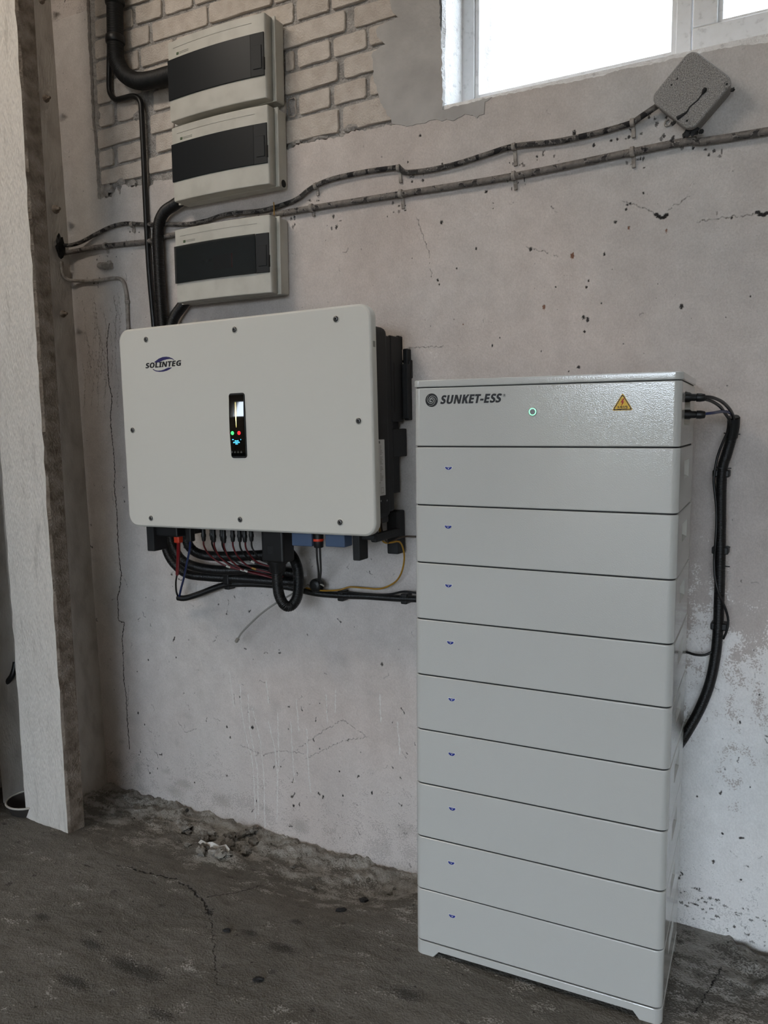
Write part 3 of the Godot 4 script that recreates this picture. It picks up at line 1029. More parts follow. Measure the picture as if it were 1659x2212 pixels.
func frame_bar(mb: MB, x0: float, x1: float, y0: float, y1: float, z0: float, z1: float, r := 0.004) -> void:
	rbox(mb, Vector3((x0 + x1) / 2, (y0 + y1) / 2, (z0 + z1) / 2), Vector3(x1 - x0, y1 - y0, z1 - z0), r, 2)

func window() -> void:
	var o := structure("window_1")
	o.set_meta("label", "white plastic window with a fixed pane and an opening sash")
	var mb := MB.new()
	var z0 := -0.19
	var z1 := -0.12
	frame_bar(mb, -0.128, -0.086, 2.43, 4.1, z0, z1)
	frame_bar(mb, -0.09, 0.53, 2.43, 2.497, z0, z1 - 0.0006)
	frame_bar(mb, 0.522, 0.563, 2.43, 4.1, z0, z1)
	frame_bar(mb, -0.09, 1.61, 4.04, 4.1, z0, z1)
	frame_bar(mb, 1.57, 1.61, 2.43, 4.1, z0, z1)
	frame_bar(mb, 0.566, 1.58, 2.43, 2.47, z0, z1 - 0.0006)
	part("frame", mb.mesh(), M.upvc, o)
	mb = MB.new()                                         # glazing beads of the fixed light
	frame_bar(mb, -0.087, -0.072, 2.495, 4.045, -0.165, -0.128)
	frame_bar(mb, 0.508, 0.523, 2.495, 4.045, -0.165, -0.128)
	frame_bar(mb, -0.08, 0.52, 2.496, 2.508, -0.165, -0.1285)
	part("glazing_bead", mb.mesh(), M.upvc, o)
	mb = MB.new()
	frame_bar(mb, -0.072, 0.508, 2.508, 4.045, -0.152, -0.147, 0.001)
	part("pane", mb.mesh(), M.glass, o)
	var sash := MB.new()
	frame_bar(sash, 0.5680, 0.632, 2.5462, 3.9598, -0.175, -0.1055)
	frame_bar(sash, 0.568, 1.565, 2.474, 2.546, -0.175, -0.105)
	frame_bar(sash, 1.50, 1.565, 2.5462, 3.9598, -0.175, -0.1055)
	frame_bar(sash, 0.568, 1.565, 3.96, 4.03, -0.175, -0.105)
	var s := part("sash", sash.mesh(), M.upvc, o)
	mb = MB.new()
	frame_bar(mb, 0.631, 0.645, 2.545, 3.96, -0.16, -0.115)
	frame_bar(mb, 0.632, 1.50, 2.545, 2.557, -0.16, -0.1155)
	part("glazing_bead", mb.mesh(), M.upvc, s)
	mb = MB.new()
	frame_bar(mb, 0.645, 1.50, 2.557, 3.96, -0.148, -0.143, 0.001)
	part("pane", mb.mesh(), M.glass, s)
	# the small window behind the camera that the inverter's display mirrors
	var w := structure("window_2")
	mb = MB.new()
	frame_bar(mb, -6.51, -6.48, 1.95, 2.85, 8.03, 8.07)
	frame_bar(mb, -5.45, -5.40, 1.95, 2.85, 8.03, 8.07)
	frame_bar(mb, -6.51, -5.40, 1.95, 2.00, 8.03, 8.07)
	frame_bar(mb, -6.51, -5.40, 2.80, 2.85, 8.03, 8.07)
	part("frame", mb.mesh(), M.upvc, w)


func floor_y(x: float, z: float) -> float:
	# nearly level round the battery stack, sunken towards the wall left of it, crumbs heaped on top
	var e := clampf((z - 0.15) / 0.5, 0.0, 1.0)
	var t := smoothstep(0.0, 1.0, clampf((-0.03 - x) / (0.25 + 0.5 * e), 0.0, 1.0))
	var y := -lerpf(0.095, 0.03, smoothstep(0.1, 0.55, z)) * t
	var near := 1.0 - smoothstep(0.0, 0.42, z)
	var tower := smoothstep(0.02, 0.12, maxf(absf(x - 0.33) - 0.36, absf(z - 0.28) - 0.26))
	y += jit.get_noise_2d(x * 170, z * 170) * (0.004 + 0.016 * near) * tower
	y += jit.get_noise_2d(x * 620 + 70, z * 620) * (0.0015 + 0.007 * near) * tower
	y += jit.get_noise_2d(x * 2100, z * 2100 + 40) * 0.0035 * near * tower
	var heap := Vector2((x + 0.92) / 0.17, (z - 0.26) / 0.09).length()       # spoil heap below the whitewash runs
	y += 0.018 * (1.0 - smoothstep(0.2, 1.0, heap))
	var hole := Vector2((x - 0.86) / 0.10, (z - 0.0) / 0.035).length()        # gap gnawed under the wall on the right
	y -= 0.06 * (1.0 - smoothstep(0.5, 1.0, hole))
	return y

func ground() -> void:
	var o := structure("floor")
	var mb := MB.new()
	var nx := 560
	var nz := 280
	var x0 := FLOOR.position.x; var z0 := FLOOR.position.y
	for j in nz + 1:
		for i in nx + 1:
			var x := x0 + FLOOR.size.x * i / nx
			var z := z0 + FLOOR.size.y * j / nz
			var y := floor_y(x, z)
			var e := 0.01
			var nn := Vector3(floor_y(x - e, z) - floor_y(x + e, z), 2 * e, floor_y(x, z - e) - floor_y(x, z + e)).normalized()
			mb.vert(Vector3(x, y, z), nn, floor_uv(Vector3(x, 0, z)))
	for j in nz:
		for i in nx:
			var k := j * (nx + 1) + i
			mb.tri(k, k + nx + 1, k + nx + 2)
			mb.tri(k, k + nx + 2, k + 1)
	part("trodden_concrete", mb.mesh(), M.floor, o)
	mb = MB.new()
	var x1 := FLOOR.end.x; var z1 := FLOOR.end.y
	for a in [[-7.0, -0.4, x0, 8.4], [x1, -0.4, 6.4, 8.4], [x0, z1, x1, 8.4]]:
		var at := mb.v.size()
		mb.quad(Vector3(a[0], -0.02, a[3]), Vector3(a[2], -0.02, a[3]), Vector3(a[2], -0.02, a[1]), Vector3(a[0], -0.02, a[1]))
		for k in 4:
			mb.uv[at + k] = floor_uv(mb.v[at + k])
	box_between(mb, Vector3(-7.4, -0.5, -0.45), Vector3(6.8, -0.2, 8.5))
	part("concrete_slab", mb.mesh(), M.floor, o)
	# yard outside the gate
	var y := structure("ground_outside")
	mb = MB.new()
	mb.quad(Vector3(-40, -0.12, 60), Vector3(40, -0.12, 60), Vector3(40, -0.12, 8.5), Vector3(-40, -0.12, 8.5))
	part("yard", mb.mesh(), M.yard, y)
	# long low sheds across the yard, which the gate looks out on
	mb = MB.new()
	box_between(mb, Vector3(-30, -0.12, 26), Vector3(34, 2.9, 32))
	part("far_sheds", mb.mesh(), M.yard, y)


func edge_wear(y: float, s: float, a: float) -> float:
	return jit.get_noise_2d(y * 420, s) * a

func column() -> void:
	var o := thing("concrete_column", "limewashed concrete column with a chipped edge, bolts in its recessed side", "column")
	# front flange: four upright edges, ragged
	var zf := 0.45
	var zb := 0.372
	var rings := []
	var n := 90
	for i in n + 1:
		var t := float(i) / n
		var y := lerpf(-0.12, 4.6, t)
		var k := clampf(y / 2.8, -0.1, 1.9)
		var xr := lerpf(wz(150, 1798, zf).x, wz(36, 0, zf).x, k)
		var xl := lerpf(wz(55, 1785, zf).x, wz(0, 1000, zf).x - 0.0, clampf(k * 2.1, 0.0, 1.2))
		rings.append(PackedVector3Array([
			Vector3(xl, y, zb), Vector3(xr - 0.012, y, zb), Vector3(xr - 0.004 + edge_wear(y, 30, 0.004), y, zf - 0.010), Vector3(xr - 0.008 + edge_wear(y, 60, 0.008), y, zf + edge_wear(y, 70, 0.002)),
			Vector3(xr - 0.05, y, zf + 0.001), Vector3(xl + 0.07, y, zf + 0.001), Vector3(xl + 0.008 + edge_wear(y, 90, 0.007), y, zf), Vector3(xl + edge_wear(y, 120, 0.005), y, zf - 0.01)]))
	for r in rings:
		r.reverse()
	var front := MB.new()
	var side := MB.new()
	var m := 8
	for i in n:
		for k in m:
			var k2 := (k + 1) % m
			# reversed ring: 0 left corner, 1 left edge, 2, 3 face, 4 right edge, 5 right corner, 6 right back, 7 left back
			var tgt: MB = front if k in [0, 1, 2, 3] else side
			tgt.quad(rings[i][k2], rings[i][k], rings[i + 1][k], rings[i + 1][k2])
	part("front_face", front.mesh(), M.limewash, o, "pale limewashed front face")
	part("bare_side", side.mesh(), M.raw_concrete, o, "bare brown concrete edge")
	# web, leaning a little, running back to the wall
	var mb := MB.new()
	var a0 := Vector3(-1.757, -0.4, 0); var a1 := Vector3(-1.93, 4.6, 0)
	var b0 := a0 + Vector3(0, 0, 0.40); var b1 := a1 + Vector3(0, 0, 0.40)
	var wdt := Vector3(0.15, 0, 0)
	a0.z = -0.01; a1.z = -0.01
	mb.quad(b0, a0, a1, b1)
	mb.quad(a0 - wdt, b0 - wdt, b1 - wdt, a1 - wdt)
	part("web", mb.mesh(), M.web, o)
	# stubs of cut bolts along the web
	for a in [[100, 213, 0.010], [121, 452, 0.012], [137, 678, 0.010], [90, 0, 0.010]]:
		var x := -1.757 - 0.031 * 2.2
		var p := ray(a[0], a[1])
		var q := cam_pos + p * ((x - cam_pos.x) / p.x)
		x = -1.757 - 0.0309 * q.y
		q = cam_pos + p * ((x - cam_pos.x) / p.x)
		var s := lathe(MB.new(), [[a[2] * 1.5, -0.004], [a[2] * 1.3, 0.004], [a[2] * 0.7, 0.006], [a[2] * 0.6, 0.020], [a[2] * 0.4, 0.024]], 10, turn(Vector3.RIGHT))
		part("bolt_stub", s.mesh(), M.raw_concrete, o).position = q
	# ragged hole where the old conduits go through
	part("cable_hole", stone(Vector3(0.006, 0.045, 0.022), 0.3, 7), M.gap, o).position = web_point(131, 535)


func web_point(u: float, v: float) -> Vector3:
	var p := ray(u, v)
	var x := -1.82
	var q := Vector3.ZERO
	for i in 4:
		q = cam_pos + p * ((x - cam_pos.x) / p.x)
		x = -1.757 - 0.0309 * q.y
	return q


# ---------------------------------------------------------------- the battery stack
const TW := 0.655
const TD := 0.36
const TH := 0.15225
var tower := Transform3D(Basis(Vector3.UP, 0.0574064), Vector3(0.0, 0.0, 0.483))

func plan(w: float, d: float, r: float, y: float, inset := 0.0) -> PackedVector3Array:
	var out := PackedVector3Array()
	for q in rrect(w - inset * 2, d - inset * 2, maxf(r - inset, 0.001), 6, Vector2(TW / 2, TD / 2)):
		out.append(Vector3(q.x, y, -q.y))
	return out

func case_mesh(h: float, r: float, pockets: Array, grow := 0.0) -> ArrayMesh:
	# upright rounded case of height h; pockets in its right side: [z0, z1, y0, y1, depth]
	var mb := MB.new()
	var b := 0.0025
	var w := TW + grow * 2
	var d := TD + grow * 2
	var rings := [plan(w, d, r, 0.0, b), plan(w, d, r, b * 0.35, b * 0.3), plan(w, d, r, b), plan(w, d, r, h - b), plan(w, d, r, h - b * 0.35, b * 0.3), plan(w, d, r, h, b)]
	var m: int = rings[0].size()
	loft(mb, rings)
	if pockets:
		# take the flat right side out again and put it back with its recesses
		var keep := PackedInt32Array()
		for t in range(0, mb.ix.size(), 3):
			var side := true
			var ys := 0.0
			for e in 3:
				var p := mb.v[mb.ix[t + e]]
				if absf(p.x - (TW + grow)) > 1e-5 or p.z > 0.0 + grow - r + 1e-4 or p.z < -TD - grow + r - 1e-4:
					side = false
				ys += p.y
			if not (side and ys > b * 3 + 1e-4 and ys < h * 3 - b * 3 - 1e-4):
				for e in 3:
					keep.append(mb.ix[t + e])
		mb.ix = keep
		var x := TW + grow
		var za := -TD - grow + r; var zb := grow - r
		var ya := b; var yb := h - b
		var y := ya
		for p in pockets:
			var z0: float = p[0]; var z1: float = p[1]; var y0: float = p[2]; var y1: float = p[3]; var dp: float = p[4]
			mb.quad(Vector3(x, y, zb), Vector3(x, y, za), Vector3(x, y0, za), Vector3(x, y0, zb))
			mb.quad(Vector3(x, y0, zb), Vector3(x, y0, z1), Vector3(x, y1, z1), Vector3(x, y1, zb))
			mb.quad(Vector3(x, y0, z0), Vector3(x, y0, za), Vector3(x, y1, za), Vector3(x, y1, z0))
			var s := dp * 0.45
			var i00 := Vector3(x - dp, y0 + s, z0 + s); var i10 := Vector3(x - dp, y0 + s, z1 - s); var i11 := Vector3(x - dp, y1 - s * 0.3, z1 - s); var i01 := Vector3(x - dp, y1 - s * 0.3, z0 + s)
			var o00 := Vector3(x, y0, z0); var o10 := Vector3(x, y0, z1); var o11 := Vector3(x, y1, z1); var o01 := Vector3(x, y1, z0)
			mb.quad(i10, i00, i01, i11)
			mb.quad(o10, o00, i00, i10)
			mb.quad(i11, i01, o01, o11)
			mb.quad(o00, o01, i01, i00)
			mb.quad(i10, i11, o11, o10)
			y = y1
		mb.quad(Vector3(x, y, zb), Vector3(x, y, za), Vector3(x, yb, za), Vector3(x, yb, zb))
	return mb.mesh()

func fit_text(mb: MB, s: String, from: Vector3, to: Vector3, cap_h: float, slant := 0.0, bold := true, thick := 0.0004) -> MB:
	# lettering between two points of its base line (in the parent's xy plane)
	var probe := text(MB.new(), s, 1.0, Transform3D(), bold, 0.0)
	var lo := 1e9
	var hi := -1e9
	for q in probe.v:
		lo = minf(lo, q.x); hi = maxf(hi, q.x)
	var em := cap_h / 0.714
	var ylo := 1e9
	for q in probe.v:
		ylo = minf(ylo, q.y)
	var dir := to - from
	var len := dir.length()
	var st := len / ((hi - lo) * em)
	var b := Basis(dir / len, Vector3(-dir.y, dir.x, 0) / len, Vector3(0, 0, 1))
	text(mb, s, em, Transform3D(b, from + b * Vector3(-lo * em * st - slant * ylo * em, -ylo * em, 0)), bold, slant, st, 1, thick)
	return mb

func disc(r: float, d: float, sides := 24, t := Transform3D()) -> ArrayMesh:
	return lathe(MB.new(), [[r, 0.0], [r, d * 0.6], [r * 0.94, d]], sides, t).mesh()

func annulus(mb: MB, r0: float, r1: float, z: float, sides := 32, a0 := 0.0, a1 := TAU, sy := 1.0) -> MB:
	for i in sides:
		var a := lerpf(a0, a1, float(i) / sides); var b := lerpf(a0, a1, float(i + 1) / sides)
		mb.quad(Vector3(cos(a) * r0, sin(a) * r0 * sy, z), Vector3(cos(a) * r1, sin(a) * r1 * sy, z), Vector3(cos(b) * r1, sin(b) * r1 * sy, z), Vector3(cos(b) * r0, sin(b) * r0 * sy, z))
	return mb

func bar(mb: MB, a: Vector2, b: Vector2, w: float, z: float) -> void:        # one pen stroke
	var d := (b - a).normalized()
	var n := Vector2(-d.y, d.x) * w / 2
	a -= d * w * 0.3; b += d * w * 0.3
	mb.quad(Vector3(a.x - n.x, a.y - n.y, z), Vector3(b.x - n.x, b.y - n.y, z), Vector3(b.x + n.x, b.y + n.y, z), Vector3(a.x + n.x, a.y + n.y, z))

func battery_stack() -> void:
	# plinth with four feet
	var o := thing("battery_plinth", "low pale grey plinth with four feet under the battery stack", "plinth", tower)
	var base_h := 0.0385
	var outer := []
	for q in rrect(TW, TD, 0.02, 6, Vector2(TW / 2, TD / 2)):
		outer.append(q)
	var line := PackedVector2Array()
	var drop := PackedFloat32Array()
	for i in outer.size():
		var a: Vector2 = outer[i]
		var b: Vector2 = outer[(i + 1) % outer.size()]
		line.append(a); drop.append(0.0)
		var l := a.distance_to(b)
		if l > 0.1:
			for e in [[0.032, 0.0], [0.048, 0.019], [l - 0.048, 0.019], [l - 0.032, 0.0]]:
				line.append(a.move_toward(b, e[0])); drop.append(e[1])
	var rings := []
	for k in 4:
		var rg := PackedVector3Array()
		for i in line.size():
			var q := line[i]
			var c := Vector2(TW / 2, TD / 2)
			if k == 0 or k == 3:
				q = q.move_toward(c, 0.004 if k == 0 else 0.0015)
			rg.append(Vector3(q.x, [drop[i] + 0.001, drop[i], base_h - 0.0015, base_h][k], -q.y))
		rings.append(rg)
	var mb := loft(MB.new(), rings, false, true, false)
	part("skirt", mb.mesh(), M.powder, o)
	mb = MB.new()
	rbox(mb, Vector3(TW / 2, 0.030, -TD / 2), Vector3(TW - 0.02, 0.012, TD - 0.02), 0.002, 1)
	part("bottom_tray", mb.mesh(), M.gap, o)

	# nine modules
	var body := case_mesh(TH - 0.0035, 0.02, [[-0.235, -0.115, 0.072, 0.116, 0.020]])
	var rim := MB.new()
	loft(rim, [plan(TW - 0.008, TD - 0.008, 0.017, -0.0035), plan(TW - 0.008, TD - 0.008, 0.017, 0.0005)])
	var rim_mesh := rim.mesh()
	var badge := MB.new()
	var half := PackedVector2Array()
	for i in 15:
		var a := PI + PI * i / 14.0
		half.append(Vector2(cos(a) * 0.0092, sin(a) * 0.0076))
	slab(badge, half, 0.0, 0.0006)
	var badge_mesh := badge.mesh()
	var white_edge := MB.new()
	var half2 := PackedVector2Array()
	for i in 15:
		var a := PI + PI * i / 14.0
		half2.append(Vector2(cos(a) * 0.0104, sin(a) * 0.0088 + 0.0008))
	slab(white_edge, half2, 0.0, 0.0003)
	var edge_mesh := white_edge.mesh()
	var dot := MB.new()
	slab(dot, PackedVector2Array([Vector2(-0.0014, -0.0042), Vector2(0, -0.0058), Vector2(0.0014, -0.0042), Vector2(0.0012, -0.003), Vector2(-0.0012, -0.003)]), 0.0006, 0.0009)
	bar(dot, Vector2(-0.005, -0.0014), Vector2(0.005, -0.0014), 0.0005, 0.0008)
	var dot_mesh := dot.mesh()
	var spots := [[969, 1013], [968, 1140], [969, 1267], [973, 1390], [976, 1513], [976, 1631], [977, 1749], [975, 1866], [977, 1981]]
	var which := ["topmost battery module, directly under the controller box", "second battery module below the controller box", "third battery module below the controller box", "fourth battery module below the controller box",
		"fifth battery module, in the middle of the stack of nine", "fourth battery module above the plinth", "third battery module above the plinth", "second battery module above the plinth", "lowest battery module, resting on the plinth"]
	for i in 9:
		var k := 8 - i                                   # counted from the plinth
		var y := 0.0399 + TH * k
		var t := Transform3D(tower.basis, tower.origin + Vector3(rng.randf_range(-0.0006, 0.0006), y + 0.0018, rng.randf_range(-0.0006, 0.0006)))
		var m := thing("battery_module", "pale grey metal " + which[i], "battery", t, "stacked battery modules")
		part("case", body, M.powder, m)
		part("stacking_rim", rim_mesh, M.gap, m)
		var at := lp(m, spots[i][0], spots[i][1] - 4.5, 0.0)
		var bd := part("badge", badge_mesh, M.blue_logo, m, "small blue half-round badge")
		bd.position = Vector3(at.x, at.y, 0.0004)
		part("badge_border", edge_mesh, M.white, bd).position.z = -0.0003
		part("arrow_mark", dot_mesh, M.white, bd)

	# controller box on top
	var y2 := 0.0399 + TH * 9
	var ct := Transform3D(tower.basis, tower.origin + Vector3(0, y2 + 0.0018, 0))
	var c := thing("battery_controller", "pale grey controller box with dark logo and warning triangle, topping the battery stack", "controller", ct)
	var ch := 1.5614 - y2 - 0.003
	part("case", case_mesh(ch, 0.02, [[-0.225, -0.085, 0.048, 0.128, 0.035]]), M.powder, c)
	part("stacking_rim", rim_mesh, M.gap, c)
	var top := lp(c, 1400, 804).y
	var lid := part("lid", case_mesh(top - ch - 0.0025, 0.021, [], 0.0022), M.powder, c)
	lid.position.y = ch + 0.0022
	var under := MB.new()
	loft(under, [plan(TW - 0.006, TD - 0.006, 0.017, ch - 0.001), plan(TW - 0.006, TD - 0.006, 0.017, ch + 0.004)])
	part("lid_seal", under.mesh(), M.gap, c)
	# lettering
	var a := lp(c, 951, 873); var b := lp(c, 1081, 869.5)
	var word := fit_text(MB.new(), "SUNKET-ESS", a, b, 0.0205, 0.22)
	part("lettering", word.mesh(), M.ink, c, "black slanted lettering SUNKET-ESS").position.z = 0.0004
	var reg := text(MB.new(), "R", 0.0052, Transform3D(Basis(), lp(c, 1089.5, 854)), true)
	annulus(reg, 0.0030, 0.0036, 0.0003, 20)
	for i in range(reg.v.size() - 80, reg.v.size()):
		reg.v[i] += lp(c, 1089.5, 854)
	part("registered_mark", reg.mesh(), M.ink, c).position.z = 0.0004
	var lc := lp(c, 932.5, 864.5)
	var emblem := part("swirl_emblem", disc(0.0172, 0.0005, 36), M.ink, c, "round black swirl emblem")
	emblem.position = Vector3(lc.x, lc.y, 0.0002)
	var pale := MB.new()
	for arm in 3:
		var prev := Vector2.ZERO
		for i in 26:
			var f := i / 25.0
			var an := TAU * arm / 3.0 + f * 4.6
			var rr := lerpf(0.0150, 0.0042, pow(f, 0.8))
			var q := Vector2(cos(an), sin(an)) * rr
			if i > 0:
				bar(pale, prev, q, 0.0013 * (0.35 + 1.5 * f * (1.0 - f * 0.5)), 0.0008)
			prev = q
	annulus(pale, 0.0026, 0.0040, 0.0008, 20, 0.4, 5.2)
	part("swirl", pale.mesh(), M.powder, emblem)
	# round push button with a glowing ring
	var bc := lp(c, 1151, 889.5)
	var btn := part("push_button", lathe(MB.new(), [[0.0105, 0.0], [0.0105, 0.0022], [0.0098, 0.003], [0.0094, 0.003]], 28).mesh(), M.steel, c, "round steel push button with a green light ring")
	btn.position = Vector3(bc.x, bc.y, 0.0)
	M.green_glow = mat(Color(0.25, 0.85, 0.55), 0.4)
	M.green_glow.emission_enabled = true
	M.green_glow.emission = Color(0.62, 1.0, 0.76)
	M.green_glow.emission_energy_multiplier = 0.12
	part("light_ring", lathe(MB.new(), [[0.0092, 0.0026], [0.0092, 0.0034], [0.0070, 0.0034], [0.0068, 0.0026]], 28).mesh(), M.green_glow, btn, "glowing green ring")
	part("button_cap", disc(0.0066, 0.0040, 24), M.dull_steel, btn)
	# warning triangle
	var wa := lp(c, 1345, 849.5); var wb := lp(c, 1322.5, 887); var wc := lp(c, 1367, 885.5)
	var cen := (wa + wb + wc) / 3.0
	var corners := [wa - cen, wb - cen, wc - cen]
	var sign := part("warning_triangle", slab(MB.new(), round_tri(corners, 1.04, 0.006), 0.0, 0.0006).mesh(), M.yellow, c, "yellow warning triangle with a black border")
	sign.position = Vector3(cen.x, cen.y, 0.0003)
	var edge := MB.new()
	var ro := ring(round_tri(corners, 0.95, 0.005), 0.0009); var ri := ring(round_tri(corners, 0.82, 0.004), 0.0009)
	for i in ro.size():
		var i2 := (i + 1) % ro.size()
		edge.quad(ro[i], ro[i2], ri[i2], ri[i])
	part("border", edge.mesh(), M.ink, sign)
	var bolt := MB.new()
	slab(bolt, PackedVector2Array([Vector2(0.002, 0.0145), Vector2(-0.0045, 0.005), Vector2(-0.0008, 0.0052), Vector2(-0.0032, -0.0035), Vector2(0.0042, 0.0072), Vector2(0.0006, 0.0070), Vector2(0.0048, 0.0145)]), 0.0006, 0.0010)
	part("lightning_bolt", bolt.mesh(), M.sign_red, sign)
	part("caption", han(MB.new(), Vector2(-0.0116, -0.0082), 0.0054).mesh(), M.ink, sign)
	var small := fit_text(MB.new(), "DANGER ELECTRIC", Vector3(-0.0112, -0.0106, 0.0008), Vector3(0.0112, -0.0104, 0.0008), 0.0014, 0.0, true, 0.0002)
	part("small_caption", small.mesh(), M.ink, sign)


func round_tri(src: Array, k: float, r: float) -> PackedVector2Array:
	var out := PackedVector2Array()
	for i in 3:
		var p: Vector3 = src[i]; var pn: Vector3 = src[(i + 1) % 3]; var pp: Vector3 = src[(i + 2) % 3]
		var v := Vector2(p.x, p.y) * k; var vn := Vector2(pn.x, pn.y) * k; var vp := Vector2(pp.x, pp.y) * k
		var e0 := v.move_toward(vp, r); var e1 := v.move_toward(vn, r)
		for s in 4:
			var t := s / 3.0
			out.append(e0.lerp(v, t).lerp(v.lerp(e1, t), t))
	return out

func lamp(c0: Color, e: float) -> StandardMaterial3D:
	var m := mat(c0, 0.4)
	m.emission_enabled = true
	m.emission = c0
	m.emission_energy_multiplier = e
	return m

func on_display(o: Node3D, disp: Node3D, u: float, v: float) -> Vector3:
	var q := lp(o, u, v) - disp.position
	return Vector3(q.x, q.y, dome(q.y, 0.0985) + 0.0005)

func dome(y: float, gh: float) -> float:
	return 0.0042 + (gh * gh - y * y) / 2.4

func han(mb: MB, at: Vector2, s: float) -> MB:       # the four characters of the caption, stroke by stroke, in a unit square each
	var glyphs := [
		[[0.05, 0.8, 0.95, 0.8], [0.45, 1.0, 0.1, 0.4], [0.35, 0.6, 0.35, 0.0], [0.35, 0.6, 0.8, 0.6], [0.8, 0.6, 0.8, 0.0], [0.35, 0.42, 0.8, 0.42], [0.35, 0.24, 0.8, 0.24]],
		[[0.15, 0.8, 0.15, 0.3], [0.15, 0.8, 0.8, 0.8], [0.8, 0.8, 0.8, 0.3], [0.15, 0.55, 0.8, 0.55], [0.15, 0.3, 0.8, 0.3], [0.48, 1.0, 0.48, 0.08], [0.48, 0.08, 0.95, 0.08], [0.95, 0.08, 0.95, 0.2]],
		[[0.35, 1.0, 0.1, 0.75], [0.3, 0.92, 0.7, 0.92], [0.7, 0.92, 0.55, 0.72], [0.15, 0.72, 0.95, 0.72], [0.2, 0.72, 0.05, 0.0], [0.4, 0.52, 0.75, 0.52], [0.75, 0.52, 0.75, 0.3], [0.4, 0.52, 0.4, 0.05], [0.4, 0.05, 0.92, 0.05], [0.92, 0.05, 0.92, 0.2]],
		[[0.08, 0.95, 0.08, 0.0], [0.08, 0.95, 0.32, 0.95], [0.32, 0.95, 0.2, 0.65], [0.2, 0.65, 0.32, 0.42], [0.65, 1.0, 0.4, 0.68], [0.65, 1.0, 0.95, 0.68], [0.52, 0.62, 0.8, 0.62], [0.5, 0.45, 0.55, 0.2], [0.67, 0.45, 0.67, 0.2], [0.88, 0.45, 0.78, 0.2], [0.42, 0.06, 0.97, 0.06]]]
	for i in 4:
		var p := at + Vector2(i * s * 1.12, 0)
		for q in glyphs[i]:
			bar(mb, p + Vector2(q[0], q[1]) * s, p + Vector2(q[2], q[3]) * s, s * 0.10, 0.0009)
	return mb


# ---------------------------------------------------------------- the inverter
var inv := Transform3D(Basis(Vector3.UP, 0.0262) * Basis(Vector3(0, 0, 1), 0.0181), Vector3(-0.710, 1.469, 0.33))

func blk(o: Node, called: String, m: Material, x0: float, x1: float, y0: float, y1: float, z0: float, z1: float, r := 0.004, label := "") -> MeshInstance3D:
	return part(called, rbox(MB.new(), Vector3((x0 + x1) / 2, (y0 + y1) / 2, (z0 + z1) / 2), Vector3(x1 - x0, y1 - y0, z1 - z0).abs(), r, 2).mesh(), m, o, label)

